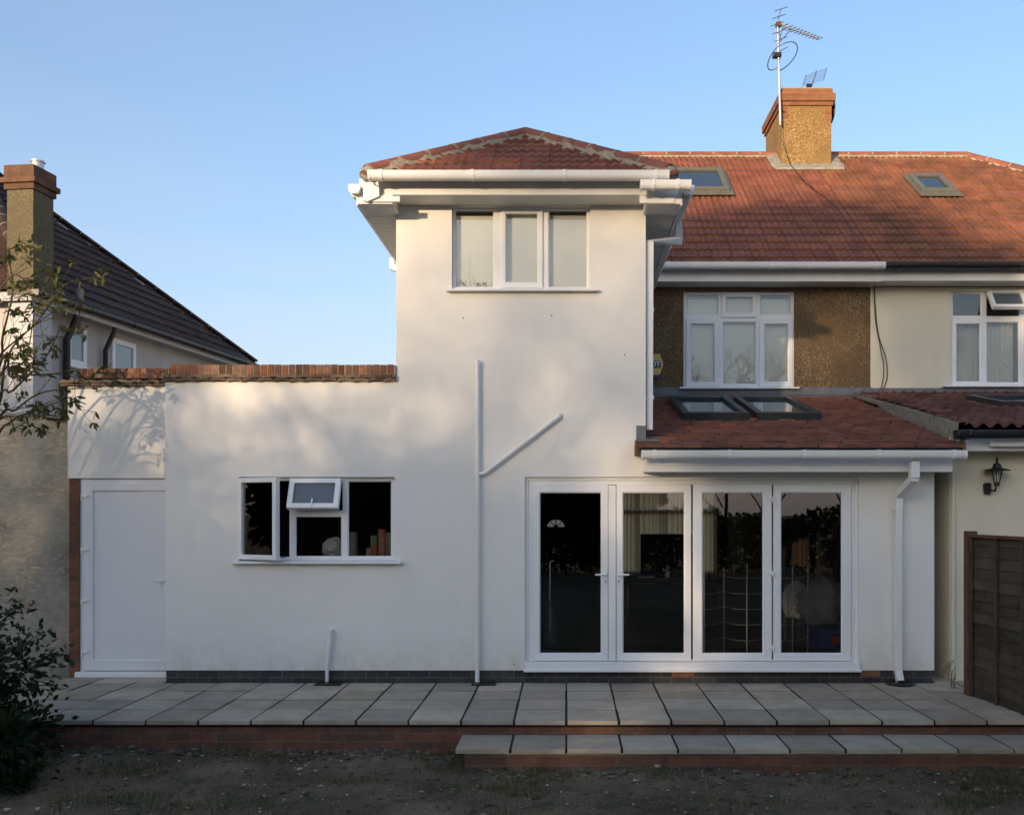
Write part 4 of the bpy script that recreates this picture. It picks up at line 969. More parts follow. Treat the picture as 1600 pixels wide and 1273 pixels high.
# ================================================================== LEFT HOUSE
lh = empty('house', (-9, 6, 0), 'left house with dark brown hipped roof, tall chimney and off-white walls', 'house')
A_ = Vector((X(50, 14.36), 14.36-DW, 5.10)); B_ = Vector((X(400, 21.96), 21.96-DW, 5.10))
ua = (B_-A_); ual = Vector((ua.x, ua.y, 0)); LL = ual.length; ual.normalize(); inw = Vector((-ual.y, ual.x, 0))   # inward (left)
tl = .88; half = 3.6; sll = math.hypot(half, half*tl)
for (nm, o_, u_, i_, ln) in (('roof', A_, ual, inw, LL),):
    tile_plane(lh, nm, M['tile_dark'], o_-inw*.0, u_, i_+Vector((0, 0, tl)), sll, lambda v: (half*v/sll, LL-half*v/sll), gauge=.34, seed=61, amp=.012, lip=.035, tint=.25, tw=.33, pitch=.165)
# rear-facing hip (towards the camera)
wdt = 2*half
tile_plane(lh, 'roof', M['tile_dark'], A_+inw*wdt, -inw, ual+Vector((0, 0, tl)), sll, lambda v: (half*v/sll, wdt-half*v/sll), gauge=.34, seed=62, amp=.012, lip=.035, tint=.25, tw=.33, pitch=.165)
pts = [A_, B_, B_+inw*wdt, A_+inw*wdt]; r1 = A_+inw*half+ual*half+Vector((0, 0, half*tl)); r2 = B_+inw*half-ual*half+Vector((0, 0, half*tl))
dz = Vector((0, 0, -.05))
MB().add([p+dz for p in pts]+[r1+dz, r2+dz], [(0, 1, 5, 4), (1, 2, 5), (2, 3, 4, 5), (3, 0, 4), (3, 2, 1, 0)]).build('roof_deck', M['tile_dark'], lh)
ridge_run(lh, A_+Vector((0, 0, .05)), r1+Vector((0, 0, .04)), M['tile_dark'], r=.10, mort=M['mortar_grey'], bed=False, name='hip_tiles')
ridge_run(lh, B_+Vector((0, 0, .05)), r2+Vector((0, 0, .04)), M['tile_dark'], r=.09, bed=False, name='hip_tiles', mort=M['mortar_grey'])
ridge_run(lh, r1+Vector((0, 0, .04)), r2+Vector((0, 0, .04)), M['tile_dark'], r=.09, bed=False, mort=M['mortar_grey'])
# walls (inset from the eaves)
ins = .30
W = [A_+inw*ins+ual*ins, B_+inw*ins-ual*ins, B_+inw*(wdt-ins)-ual*ins, A_+inw*(wdt-ins)+ual*ins]
mb = MB().hexa([(p.x, p.y, -.2) for p in W], [(p.x, p.y, 4.98) for p in W]); mb.build('wall', M['offwhite'], lh)
def LP(s, d, z): p = A_+ual*s+inw*d; return (p.x, p.y, z)     # s along flank, d inward
# fascia + gutter along flank and rear
MB().hexa([LP(-.0, .0, 4.93), LP(LL, .0, 4.93), LP(LL, .03, 4.93), LP(-.0, .03, 4.93)], [LP(-.0, .0, 5.06), LP(LL, .0, 5.06), LP(LL, .03, 5.06), LP(-.0, .03, 5.06)]).build('fascia', M['offwhite'], lh)
MB().hexa([LP(0, .031, 4.95), LP(LL, .031, 4.95), LP(LL, ins, 4.95), LP(0, ins, 4.95)], [LP(0, .031, 4.96), LP(LL, .031, 4.96), LP(LL, ins, 4.96), LP(0, ins, 4.96)]).build('soffit', M['offwhite'], lh)
MB().hexa([LP(0, .0, 4.93), LP(.03, .0, 4.93), LP(.03, wdt, 4.93), LP(0, wdt, 4.93)], [LP(0, .0, 5.06), LP(.03, 0, 5.06), LP(.03, wdt, 5.06), LP(0, wdt, 5.06)]).build('fascia', M['offwhite'], lh)
g0 = Vector(LP(0, -.0, 5.09)); g1 = Vector(LP(LL, -.0, 5.09))
gutter(lh, g0, g1, M['black_plastic'], every=1.2)
# chimney with white painted breast
s0, s1 = .0, .47
chx = [LP(s0, -.02, 0), LP(s1, -.02, 0), LP(s1, .43, 0), LP(s0, .43, 0)]
cz = 6.93
def cbx(z0, z1, e, mat, name, par): 
    P_ = [Vector(LP(s0-e, -.02-e, 0)), Vector(LP(s1+e, -.02-e, 0)), Vector(LP(s1+e, .40+e, 0)), Vector(LP(s0-e, .40+e, 0))]
    return MB().hexa([(p.x, p.y, z0) for p in P_], [(p.x, p.y, z1) for p in P_]).build(name, mat, par, bevel=.006)
lc = cbx(5.0, cz-.36, 0, M['chim_olive'], 'chimney', lh)
cbx(cz-.36, cz-.27, .03, M['chim_brick_dull'], 'chimney_cap', lc); cbx(cz-.27, cz-.19, .07, M['chim_brick_dull'], 'chimney_cap', lc); cbx(cz-.19, cz, .03, M['chim_brick_dull'], 'chimney_cap', lc)
cbx(-.1, 4.90, -.015, M['offwhite'], 'chimney_breast', lh)
p = Vector(LP(.30, .12, 0)); MB().lathe([(.09, cz), (.09, cz+.13), (.105, cz+.135), (.105, cz+.16), (.06, cz+.16)], p.x, p.y, 16).build('chimney_pot', M['galv'], lc, smooth=True)
# flank windows: seen obliquely
def lwin(s0, s1, z0, z1):
    e = .02
    def box(a, b, c, d, o0, o1): return [LP(a, ins-o1, c), LP(b, ins-o1, c), LP(b, ins-o0, c), LP(a, ins-o0, c)], [LP(a, ins-o1, d), LP(b, ins-o1, d), LP(b, ins-o0, d), LP(a, ins-o0, d)]
    f = .09; m_ = MB()
    for (a, b, c, d) in ((s0, s0+f, z0, z1), (s1-f, s1, z0, z1), (s0+f, s1-f, z0, z0+f), (s0+f, s1-f, z1-f, z1)): m_.hexa(*box(a, b, c, d, -.01, .035))
    m_.hexa(*box(s0-.05, s1+.05, z0-.05, z0-.002, -.01, .09))
    w_ = m_.build('window', M['upvc'], lh, bevel=.004)
    MB().hexa(*box(s0+f, s1-f, z0+f, z1-f, -.01, .012)).build('pane', M['obscure'], w_)
# flank point at pixel px: intersect
def sflank(px):
    k = (px-VX)/F; q0 = A_+inw*ins
    return (k*(q0.y+DW)-q0.x)/(ual.x-k*ual.y)
for (a, b, zt, zb_) in ((103, 133, 507, 568), (173, 210, 527, 590)):
    sa_, sb_ = sflank(a), sflank(b); q0 = A_+inw*ins+ual*sa_; lwin(sa_, sb_, Z(zb_, q0.y+DW), Z(zt, q0.y+DW))
def lpipe(px, ztop, zbot, r, off=.08):
    s_ = sflank(px); 
    MB().tube([LP(s_+.0, .05, ztop), LP(s_, .05, ztop-.16), LP(s_, ins-off, ztop-.5), LP(s_, ins-off, zbot)], r, 12).build('downpipe', M['black_plastic'], lh, smooth=True)
lpipe(158, 5.05, 2.6, .042); lpipe(97, 5.05, 2.6, .055)
s_ = sflank(112); MB().tube([LP(s_, .15, 4.7), LP(s_, .15, 5.42)], .05, 12).build('vent_pipe', M['mortar_grey'], lh, smooth=True)
adopt(lh)

# roughcast side building against our door wall
ob = empty('outbuilding', (-6.6, 2, 0), 'flat-roofed side building with bare grey roughcast wall left of the side door', 'building')
OD = 10.92; OY = OD-DW
mb = MB(); n = 24; vs = []
for i in range(n+1):
    zz = -.3+(Z(650, OD)+.3)*i/n; j = noise.noise(Vector((zz*3, 5, 1)))*.02-(.0 if zz > 1.2 else .02*(1.2-zz))
    vs += [(-9.6, OY, zz), (-5.525+j*1.0, OY, zz), (-5.51, OY+3.0, zz)]
mb.add(vs, [(i*3+q, i*3+q+1, i*3+q+4, i*3+q+3) for i in range(n) for q in range(2)]).build('wall', M['roughcast'], ob, fixn=False)
zr = Z(650, OD)
MB().box(-9.6, -5.50, OY-.03, OY+3.0, zr, zr+.03).build('flat_roof', M['lead'], ob, bevel=.004)
MB().tube([(X(70, 10.9), OY-.05, zr-.01), (X(98, 10.9), OY-.05, zr-.03), (X(104, 10.9), OY-.06, zr+.06), (X(108, 10.9), OY-.2, zr+.33)], .028, 10).build('overflow_pipe', M['black_plastic'], ob, smooth=True)
adopt(ob)

# ================================================================== FENCE
fn = empty('fence', (4.1, -2, 0), 'weathered brown overlap panel fence with thick corner post along the right of the patio', 'fence')
FH = 1.60
for k in range(3):
    yp = -.68-k*1.9; xp_ = fx(yp)
    MB().box(xp_-.05, xp_+.05, yp-.05, yp+.05, -.3, FH+.03).build('post', M['wood_post'], fn, bevel=.005)
    ya, yb = yp-.055, yp-1.845
    xa, xb_ = fx(ya), fx(yb)
    def FP(t, o, z): return (xa+(xb_-xa)*t+o, ya+(yb-ya)*t, z)
    r = random.Random(k+3)
    pan = MB(); z = -.02
    while z < FH-.08:
        hgt = .135; v = r.uniform(.7, 1.3); pan.cur = (v*1.03, v, v*.93)
        n = 22; 
        for i in range(n):
            t0, t1 = i/n, (i+1)/n
            w0 = .010*noise.noise(Vector((t0*7, z*5, k))); w1 = .010*noise.noise(Vector((t1*7, z*5, k)))
            pan.hexa([FP(t0, -.018, z+w0), FP(t1, -.018, z+w1), FP(t1, -.006, z+w1), FP(t0, -.006, z+w0)], [FP(t0, -.002, min(z+hgt, FH-.03)), FP(t1, -.002, min(z+hgt, FH-.03)), FP(t1, .008, min(z+hgt, FH-.03)), FP(t0, .008, min(z+hgt, FH-.03))])
        z += .108
    pan.build('panel', M['wood_dark'], fn)
    bt = MB()
    for t in (.0, .25, .5, .75, .985): bt.hexa([FP(t, -.045, -.02), FP(t+.02, -.045, -.02), FP(t+.02, -.0205, -.02), FP(t, -.0205, -.02)], [FP(t, -.045, FH-.03), FP(t+.02, -.045, FH-.03), FP(t+.02, -.0205, FH-.03), FP(t, -.0205, FH-.03)])
    bt.build('batten', M['wood_dark'], fn, bevel=.002)
    MB().hexa([FP(0, -.05, FH-.029), FP(1, -.05, FH-.029), FP(1, .03, FH-.029), FP(0, .03, FH-.029)], [FP(0, -.05, FH), FP(1, -.05, FH), FP(1, .03, FH), FP(0, .03, FH)]).build('top_rail', M['wood_post'], fn, bevel=.003)
adopt(fn)

# ================================================================== THINGS ON THE HOUSES
# aerials
AD = DW+7.2
ax = X(1218.5, AD); ay = 7.2
ae = empty('tv_aerial', (ax, ay, Z(195, AD)), 'tall aluminium mast with yagi and looped radio aerials strapped to the chimney', 'aerial')
def AP(px, py, dy=0): return (X(px, AD), ay+dy, Z(py, AD))
MB().tube([AP(1219.5, 196), AP(1215, 34)], .022, 10).build('mast', M['galv'], ae, smooth=True)
y_ = MB(); a0_ = Vector(AP(1216, 38)); a1_ = Vector(AP(1277, 66)); a1_.y = ay-.12
y_.tube([a0_, a1_], .014, 6)
dd = (a1_-a0_).normalized(); ev = Vector((.62, .62, .48)).normalized()
for k in range(11):
    c_ = a0_+(a1_-a0_)*(.12+.88*(k/10)**.9); l_ = .20-.007*k; y_.tube([c_-ev*l_, c_+ev*l_], .008, 5)
y_.tube([a0_+dd*.10, a0_+Vector((-.02, 0, -.30))+dd*.03], .006, 5); y_.tube([Vector(AP(1218, 66)), a0_+(a1_-a0_)*.33], .008, 5)
for k in range(5):                           # corner reflector
    s = (k-2)*.085; y_.tube([a0_+Vector((-.02+abs(s)*.4, 0, s*1.6))-ev*.24, a0_+Vector((-.02+abs(s)*.4, 0, s*1.6))+ev*.24], .007, 5)
y_.tube([a0_+Vector((.05, 0, -.272)), a0_+Vector((-.02, 0, 0)), a0_+Vector((.05, 0, .272))], .007, 5)
y_.build('yagi', M['aerial_dark'], ae)
MB().box(a0_.x-.045, a0_.x+.045, ay-.05, ay+.05, a0_.z-.05, a0_.z+.03).build('clamp', M['wood_post'], ae, bevel=.008)
lo = MB(); cz_ = Z(88, AD); cxx = X(1216, AD)
def arc_(cx, cy, cz, rx, ry, rz, a0, a1, n=22): return [(cx+rx*math.cos(a), cy+ry*math.sin(a), cz+rz*math.cos(a+.8)) for a in [a0+(a1-a0)*i/n for i in range(n+1)]]
lo.tube(arc_(cxx+.08, ay+.1, cz_+.02, .28, .35, .14, -1.9, 1.4), .009, 6); lo.tube(arc_(cxx-.02, ay-.05, cz_-.04, .17, .3, .12, 1.2, 4.6), .009, 6)
lo.tube([(cxx, ay, cz_+.07), (cxx+.15, ay-.1, cz_+.12)], .008, 5)
lo.build('loop_aerial', M['aerial_dark'], ae)
MB().box(cxx-.10, cxx+.05, ay-.06, ay+.06, cz_-.03, cz_+.05).build('junction_box', M['black_plastic'], ae, bevel=.01)
MB().tube([AP(1219, 168), AP(1224, 172, .08), AP(1234, 172, .12)], .012, 6).tube([AP(1219, 188), AP(1224, 188, .1)], .014, 6).build('bracket', M['black_plastic'], ae)
adopt(ae)
a2 = empty('tv_aerial', (X(1265, 18.6), 8.2, ctop), 'small grid aerial standing behind the brick top of the chimney', 'aerial')
gm = MB(); GD = 18.6
def GP(px, py, dy=0): return (X(px, GD), GD-DW+dy, Z(py, GD))
for (a, b) in (((1268, 136), (1276, 111)), ((1254, 136), (1259, 118)), ((1287, 126), (1292, 106))): gm.tube([GP(*a), GP(*b)], .010 if a[0] == 1268 else .006, 5)
for k in range(9):
    t = k/8; gm.tube([GP(1255+4*t, 133-14*t), GP(1269+7*t, 131-19*t), GP(1287+5*t, 125-18*t)], .0028, 4)
gm.build('grid_reflector', M['aerial_dark'], a2)
MB().tube([GP(1264, 150), GP(1263, 134)], .012, 6).box(X(1260, GD), X(1268, GD), GD-DW-.03, GD-DW+.03, Z(137, GD), Z(132, GD)).build('stub_mast', M['black_plastic'], a2)
adopt(a2)
ds = MB(); dxx = cx1+.10; dsy = 7.6
prof = [(0.0, 0), (.08, .008), (.16, .03), (.22, .06)]
vs = []; nseg = 20
for (r_, o_) in prof:
    for j in range(nseg):
        a = 2*math.pi*j/nseg; vs.append((dxx-o_*.8+.03, dsy+r_*math.cos(a)*.9, 9.20+r_*math.sin(a)))
fs = [(i*nseg+j, i*nseg+(j+1) % nseg, (i+1)*nseg+(j+1) % nseg, (i+1)*nseg+j) for i in range(len(prof)-1) for j in range(nseg)]
ds.add(vs, fs)
dobj = empty('satellite_dish', (dxx, dsy, 9.2), 'dark satellite dish seen edge-on at the right side of the chimney top', 'satellite dish')
dd_ = ds.build('dish', M['aerial_dark'], dobj, fixn=False); so = dd_.modifiers.new('s', 'SOLIDIFY'); so.thickness = .012
MB().tube([(dxx+.03, dsy, 9.2), (cx1-.01, dsy, 9.14)], .018, 8).build('bracket', M['aerial_dark'], dobj)
adopt(dobj)
# cables
def cable(pts, r, label, n=8):
    P_ = [Vector(p) for p in pts]; out = []
    for i in range(len(P_)-1):
        p0, p1, p2, p3 = P_[max(i-1, 0)], P_[i], P_[i+1], P_[min(i+2, len(P_)-1)]
        for k in range(n):
            t = k/n; out.append(.5*((2*p1)+(p2-p0)*t+(2*p0-5*p1+4*p2-p3)*t*t+(3*p1-p0-3*p2+p3)*t**3))
    out.append(P_[-1]); tag(MB().tube(out, r, 6).build('cable', M['cable'], smooth=True), label, 'cable')
def onroof(px, py, h=.06):
    yy = yroof(py); return (X(px, DW+yy), yy-h*.5, MR(yy)+h)
cable([AP(1219, 190, -.03), AP(1221, 215, -.02), AP(1232, 250, .0), onroof(1240, 272, .07), onroof(1262, 295), onroof(1300, 325), onroof(1328, 365), onroof(1338, 395), onroof(1341, 410)], .006, 'aerial cable from the chimney, drawn down the tiled roof along its shadow line')  # thin dark line on the tiles also stands for the cable's shadow
CY = MY-.03; CD = DW+CY
def CP(px, py, dy=0): return (X(px, CD), CY+dy, Z(py, CD))
cable([CP(1366, 436), CP(1367, 470), CP(1372, 520), CP(1384, 560), CP(1386, 590), CP(1378, 612)], .007, 'thin black cable looping widest down the cream wall by the party line')
cable([CP(1365, 436), CP(1368, 500), CP(1376, 545), CP(1381, 575), CP(1377, 605), CP(1369, 614)], .006, 'thin black cable hanging just inside the wider loop on the cream wall')
# alarm box with lettering
al = empty('alarm_box', (X(1021, DW+3.9), 3.9, Z(568, DW+3.9)), 'yellow six-sided alarm box with blue lettering on the brown pebbledash wall', 'alarm box')
HX, HZ, HY = X(1021, DW+3.87), Z(569, DW+3.87), 3.87
hw, hh = .148, .155
pts = [(-hw, 0), (-hw*.62, -hh), (hw*.62, -hh), (hw, 0), (hw*.62, hh), (-hw*.62, hh)]
vs = [(HX+a, HY, HZ+b) for a, b in pts]+[(HX+a*1.04, HY+.09, HZ+b*1.04) for a, b in pts]
MB().add(vs, [(0, 1, 2, 3, 4, 5), (11, 10, 9, 8, 7, 6)]+[(i, (i+1) % 6, (i+1) % 6+6, i+6) for i in range(6)]).build('case', M['yellow'], al, bevel=.008)
MB().box(HX-.105, HX+.105, HY-.006, HY+.001, HZ-.052, HZ+.05).build('badge', M['blue'], al, bevel=.004)
MB().box(HX-.08, HX+.08, HY+.0, HY+.08, HZ-hh-.045, HZ-hh+.0).build('strobe', M['blue'], al, bevel=.006)
def text(s_, size, loc, mat, name, parent, ext=.002):
    cu = bpy.data.curves.new('t', 'FONT'); cu.body = s_; cu.size = size; cu.extrude = ext; cu.align_x = 'CENTER'; cu.align_y = 'CENTER'; cu.offset = .0025
    to = bpy.data.objects.new('t', cu); C.objects.link(to); bpy.context.view_layer.update()
    me = bpy.data.meshes.new_from_object(to.evaluated_get(bpy.context.evaluated_depsgraph_get())); bpy.data.objects.remove(to)
    me.transform(Matrix.Translation(loc) @ Matrix.Rotation(R(90), 4, 'X')); me.materials.clear(); me.materials.append(mat)
    o = bpy.data.objects.new(name, me); C.objects.link(o); o.parent = parent; return o
text('ADT', .098, (HX, HY-.008, HZ), M['white_text'], 'lettering', al)
adopt(al)
# wall lantern
WLX, WLZ = X(1552, 10.4), Z(742, 10.4)
wl = empty('wall_lantern', (WLX, NY, WLZ), 'black carriage lantern on the cream extension wall above the fence', 'lantern')
ly = NY-.12
MB().lathe([(.035, WLZ-.20), (.045, WLZ-.10), (.03, WLZ-.08)], WLX-.03, NY-.02, 12).tube([(WLX-.03, NY-.03, WLZ-.16), (WLX+.02, ly+.02, WLZ-.17), (WLX+.03, ly, WLZ-.10)], .010, 8).tube([(WLX+.03, ly, WLZ-.12), (WLX+.03, ly, WLZ-.08)], .03, 8).build('bracket', M['lamp_black'], wl, smooth=True)
MB().lathe([(.028, WLZ-.08), (.055, WLZ+.05)], WLX+.03, ly, 6).build('lantern_glass', M['glass'], wl)
mb = MB()
for k in range(6):
    a = math.pi*k/3; mb.tube([(WLX+.03+.03*math.cos(a), ly+.03*math.sin(a), WLZ-.08), (WLX+.03+.058*math.cos(a), ly+.058*math.sin(a), WLZ+.05)], .004, 4)
mb.lathe([(.14, WLZ+.045), (.13, WLZ+.055), (.05, WLZ+.075), (.035, WLZ+.12), (.012, WLZ+.13), (.014, WLZ+.165), (.004, WLZ+.20)], WLX+.03, ly, 12)
mb.build('hood', M['lamp_black'], wl)
MB().lathe([(.014, WLZ-.07), (.018, WLZ-.01), (.012, WLZ+.03)], WLX+.03, ly, 10).build('bulb', M['upvc'], wl, smooth=True)
adopt(wl)

# ================================================================== INSIDE, SEEN THROUGH THE GLASS
FZ = .14
def IP(px, py, D): return (X(px, D), D-DW, Z(py, D))
cu1 = pleated('net_curtain', FWn[0]-.05, FWn[1]+.05, Z(905, FD-.2), Z(755, FD-.2), 11.73, M['curtain_backlit'], None, .03, .11)
tag(cu1, 'long pleated net curtain at the street window, seen through the second patio door pane', 'curtain')
tv = empty('television', (1.6, 6, FZ), 'black television on a low stand in front of the curtained street window', 'television')
TD = 16.4
MB().box(X(1001, TD), X(1090, TD), TD-DW, TD-DW+.06, Z(905, TD), Z(834, TD)).build('screen', M['dark'], tv, bevel=.01)
MB().box(X(985, TD), X(1120, TD), TD-DW-.15, TD-DW+.3, FZ, Z(912, TD)).build('stand', M['dark'], tv, bevel=.01)
MB().box(X(1040, TD)-.1, X(1040, TD)+.1, TD-DW, TD-DW+.05, Z(912, TD)+.001, Z(905, TD)-.001).build('foot', M['dark'], tv)
adopt(tv)
vc = empty('vacuum_cleaner', (X(860, 11.6), 1.2, FZ), 'upright vacuum cleaner with a bright tube standing inside the first patio door pane', 'vacuum cleaner')
VD = 11.6; vx = X(859, VD)
MB().tube([(vx, 1.22, Z(945, VD)), (vx, 1.30, Z(878, VD)), (vx+.05, 1.30, Z(878, VD)+.01)], .013, 10).build('tube', M['chrome'], vc, smooth=True)
MB().lathe([(.05, Z(1018, VD)), (.085, Z(1010, VD)), (.085, Z(975, VD)), (.065, Z(970, VD)), (.07, Z(955, VD)), (.03, Z(944, VD)), (.028, Z(938, VD))], vx, 1.22, 16).build('body', simple('smoky_grey_plastic', (.10, .10, .11), .3), vc, smooth=True)
MB().box(vx-.13, vx+.13, 1.0, 1.25, FZ+.0, FZ+.07).build('floor_head', M['black_plastic'], vc, bevel=.02)
adopt(vc)
# folding wire screen
sc = empty('wire_screen', (X(1160, 11.2), .85, FZ), 'folding wire guard of bare metal rods standing behind the right pair of patio door panes', 'screen')
xsn = [(1100, 890, .62), (1131, 888, .95), (1167, 884, .62), (1206, 887, .95), (1238, 886, .62), (1262, 888, .95)]
rod = [(X(a, DW+d_), d_, Z(b, DW+d_)) for a, b, d_ in xsn]
for i, (a, d_, zt) in enumerate(rod):
    MB().tube([(a, d_, FZ), (a, d_, zt)], .008, 8).lathe([(.003, zt), (.011, zt+.012), (.002, zt+.028)], a, d_, 8).build('post', M['chrome'], sc, smooth=True)
for i in range(5):
    (a, d0, z0_), (b, d1, z1_) = rod[i], rod[i+1]; mb = MB()
    for k in range(5):
        zz = FZ+.22+(1.02-.24)*k/4.4
        mb.tube([(a, d0, zz), ((a+b)/2, (d0+d1)/2, zz-.012), (b, d1, zz)], .0045, 6)
    mb.build('wire_panel', M['chrome'], sc, smooth=True)
adopt(sc)
# bookcase and dining table deeper in the room
bk = empty('bookcase', (3.3, 4.6, FZ), 'tall dark bookcase with boxes and papers behind the rightmost patio door pane', 'bookcase')
KD_ = 15.0; kx0_, kx1_ = X(1266, KD_), 3.62
MB().box(kx0_, kx0_+.03, KD_-DW, KD_-DW+.3, FZ, 2.15).box(kx1_-.03, kx1_, KD_-DW, KD_-DW+.3, FZ, 2.15).box(kx0_+.03, kx1_-.03, KD_-DW+.28, KD_-DW+.3, FZ, 2.15).build('side_panel', M['wood_post'], bk)
r = random.Random(8)
for k in range(6):
    zz = FZ+.05+k*.38
    MB().box(kx0_+.03, kx1_-.03, KD_-DW+.005, KD_-DW+.28, zz, zz+.025).build('shelf', M['wood_post'], bk)
    xx = kx0_+.05
    while xx < kx1_-.12 and k < 5:
        wd_2 = r.uniform(.03, .13); hh2 = r.uniform(.14, .30)
        if r.random() < .8: MB().box(xx, xx+wd_2, KD_-DW+.03, KD_-DW+.22, zz+.026, zz+.026+hh2).build('storage_box' if wd_2 > .07 else 'book', r.choice([M['card'], M['cloth'], M['cream'], M['wood_post'], M['blue'], M['soffit']]), bk)
        xx += wd_2+.008
adopt(bk)
dt = empty('dining_table', (1.2, 3.4, FZ), 'dark dining table with a few pale things on it in the second patio door pane', 'table')
ty = 3.1; MB().box(.75, 1.95, ty, ty+.8, FZ+.72, FZ+.75).build('table_top', M['floor_dark'], dt, bevel=.004)
for a in (.80, 1.90):
    for b in (ty+.05, ty+.75): MB().box(a-.03, a+.03, b-.03, b+.03, FZ, FZ+.7195).build('leg', M['floor_dark'], dt)
adopt(dt)
o = MB().lathe([(.03, FZ+.751), (.036, FZ+.84), (.032, FZ+.84), (.028, FZ+.76)], 1.42, ty+.2, 14); tag(o.build('mug', M['upvc'], smooth=True), 'pale mug on the dark dining table inside the second patio door pane', 'mug')
tag(MB().hexa([(1.0, ty+.1, FZ+.7505), (1.21, ty+.06, FZ+.7505), (1.26, ty+.36, FZ+.7505), (1.05, ty+.4, FZ+.7505)], [(1.0, ty+.1, FZ+.765), (1.21, ty+.06, FZ+.765), (1.26, ty+.36, FZ+.765), (1.05, ty+.4, FZ+.765)]).build('papers', M['blind']), 'pile of white papers lying on the dark dining table', 'papers')
def blob(name, c, s, mat, seed, parent=None, sub=4, amt=.25, freq=2.2):
    bm = bmesh.new(); bmesh.ops.create_icosphere(bm, subdivisions=sub, radius=1)
    for v in bm.verts:
        d = v.co.normalized(); n_ = noise.noise(d*freq+Vector((seed, 0, 0)))*amt+abs(noise.noise(d*freq*2.7+Vector((0, seed, 0))))*amt*.9
        v.co = Vector((d.x*s[0], d.y*s[1], max(-.72, d.z)*s[2]))*(1+n_)+Vector(c)
    me = bpy.data.meshes.new(name); bm.to_mesh(me); bm.free(); me.materials.append(mat); me.shade_smooth()
    o = bpy.data.objects.new(name, me); C.objects.link(o); o.parent = parent; return o
LD = 11.9; lx0, lx1 = X(1262, LD), X(1318, LD)
mb = MB(); cxl = (lx0+lx1)/2
mb.lathe([(.23, FZ), (.27, Z(985, LD)), (.285, Z(984, LD)), (.285, Z(980, LD)), (.25, Z(980, LD)), (.24, FZ+.04)], cxl+.02, LD-DW+.05, 24)
tb = mb.build('laundry_tub', M['tub'], smooth=True); tag(tb, 'round dark blue tub full of washing inside the rightmost patio door pane', 'tub')
MB().lathe([(.001, 0), (.055, .001), (.06, .004), (.0, .006)], 0, 0, 16).build('red_disc', M['redp'], tb); d_ = tb.children[0]
d_.matrix_world = Matrix.Translation((cxl+.06, LD-DW-.215, FZ+.13)) @ Matrix.Rotation(R(90), 4, 'X')
tag(blob('laundry', (cxl-.02, LD-DW+.03, Z(945, LD)), (.31, .25, .30), M['cloth'], 3.3), 'heap of pale grey washing piled on the blue tub', 'laundry')
chd = empty('chair', (X(1240, 12.4), 2.0, FZ), 'dark chair draped with a pale grey garment behind the wire guard', 'chair')
hD = 12.4; hx0, hx1 = X(1224, hD), X(1262, hD); hy_ = hD-DW
for (a, b_) in ((hx0+.02, hy_+.02), (hx1-.02, hy_+.02), (hx0+.02, hy_+.40), (hx1-.02, hy_+.40)): MB().box(a-.018, a+.018, b_-.018, b_+.018, FZ, FZ+.45).build('leg', M['dark'], chd)
MB().box(hx0, hx1, hy_, hy_+.42, FZ+.451, FZ+.49).build('seat', M['dark'], chd, bevel=.01)
MB().box(hx0, hx1, hy_-.04, hy_-.005, FZ+.45, FZ+.98).build('backrest', M['dark'], chd, bevel=.01)
blob('draped_garment', ((hx0+hx1)/2, hy_-.03, Z(940, hD)), (.17, .06, .27), M['cloth'], 7.1, chd, amt=.12)
adopt(chd)
# kitchen sill things
KD = DW+.34; ky = .34; kzs = Z(870, KD)
MB().box(-3.6, -1.85, .222, .52, kzs-.035, kzs-.001).build('inner_sill', M['interior'], house).matrix_parent_inverse = Matrix.Translation(house.location).inverted()
jr = MB().lathe([(.05, kzs), (.052, kzs+.01), (.05, Z(836, KD)), (.054, Z(834, KD)), (.054, Z(831, KD)), (.01, Z(830.5, KD))], X(552, KD), ky, 20)
tag(jr.build('storage_tin', M['jar'], smooth=True), 'round pale metal tin standing on the kitchen window sill', 'tin')
pbg = blob('plastic_bag', (X(522, KD), ky+.02, (kzs+Z(843, KD))/2), (.125, .09, .115), M['bag'], 5.2, sub=5, amt=.18, freq=3.2); tag(pbg, 'crumpled white plastic bag behind the kitchen middle pane', 'bag')
for (a, b, tp, tn_, lab, dk_) in ((573, 580, 856, (.9, 4.5, 8), 'small white carton at the left end of the row of packets', 0), (580.5, 590, 852, (.9, 1.6, 1), 'squat orange packet beneath the green one in the kitchen window', 0), (591.5, 603, 826, (.75, 1, 1.2), 'tall dark red printed food packet on the kitchen window sill', 1), (604, 612, 832, (.75, 4.2, 7.5), 'tall pale packet at the right end of the kitchen sill', 2)):
    mb = MB(); mb.cur = tn_; mb.box(X(a, KD), X(b, KD), ky-.04, ky+.04, kzs, Z(tp, KD)); o = mb.build('food_packet', M['card'], bevel=.003); tag(o, lab, 'food packet', 'food packets on the kitchen sill')
    if dk_:
        m2 = MB(); r = random.Random(dk_)
        zz = kzs+.02
        while zz < Z(tp, KD)-.03:
            m2.box(X(a, KD)+.01, X(b, KD)-.012-r.uniform(0, .02), ky-.0425, ky-.0405, zz, zz+.008); zz += .02
        m2.build('print', M['mortar'] if dk_ == 1 else M['blue'], o)
mb = MB(); mb.cur = (.35, 3.0, 2.0); mb.box(X(580, KD), X(589.5, KD), ky-.035, ky+.035, Z(852, KD)+.001, Z(836, KD)); tag(mb.build('food_packet', M['card'], bevel=.003), 'small green packet on top of the squat orange one', 'food packet', 'food packets on the kitchen sill')
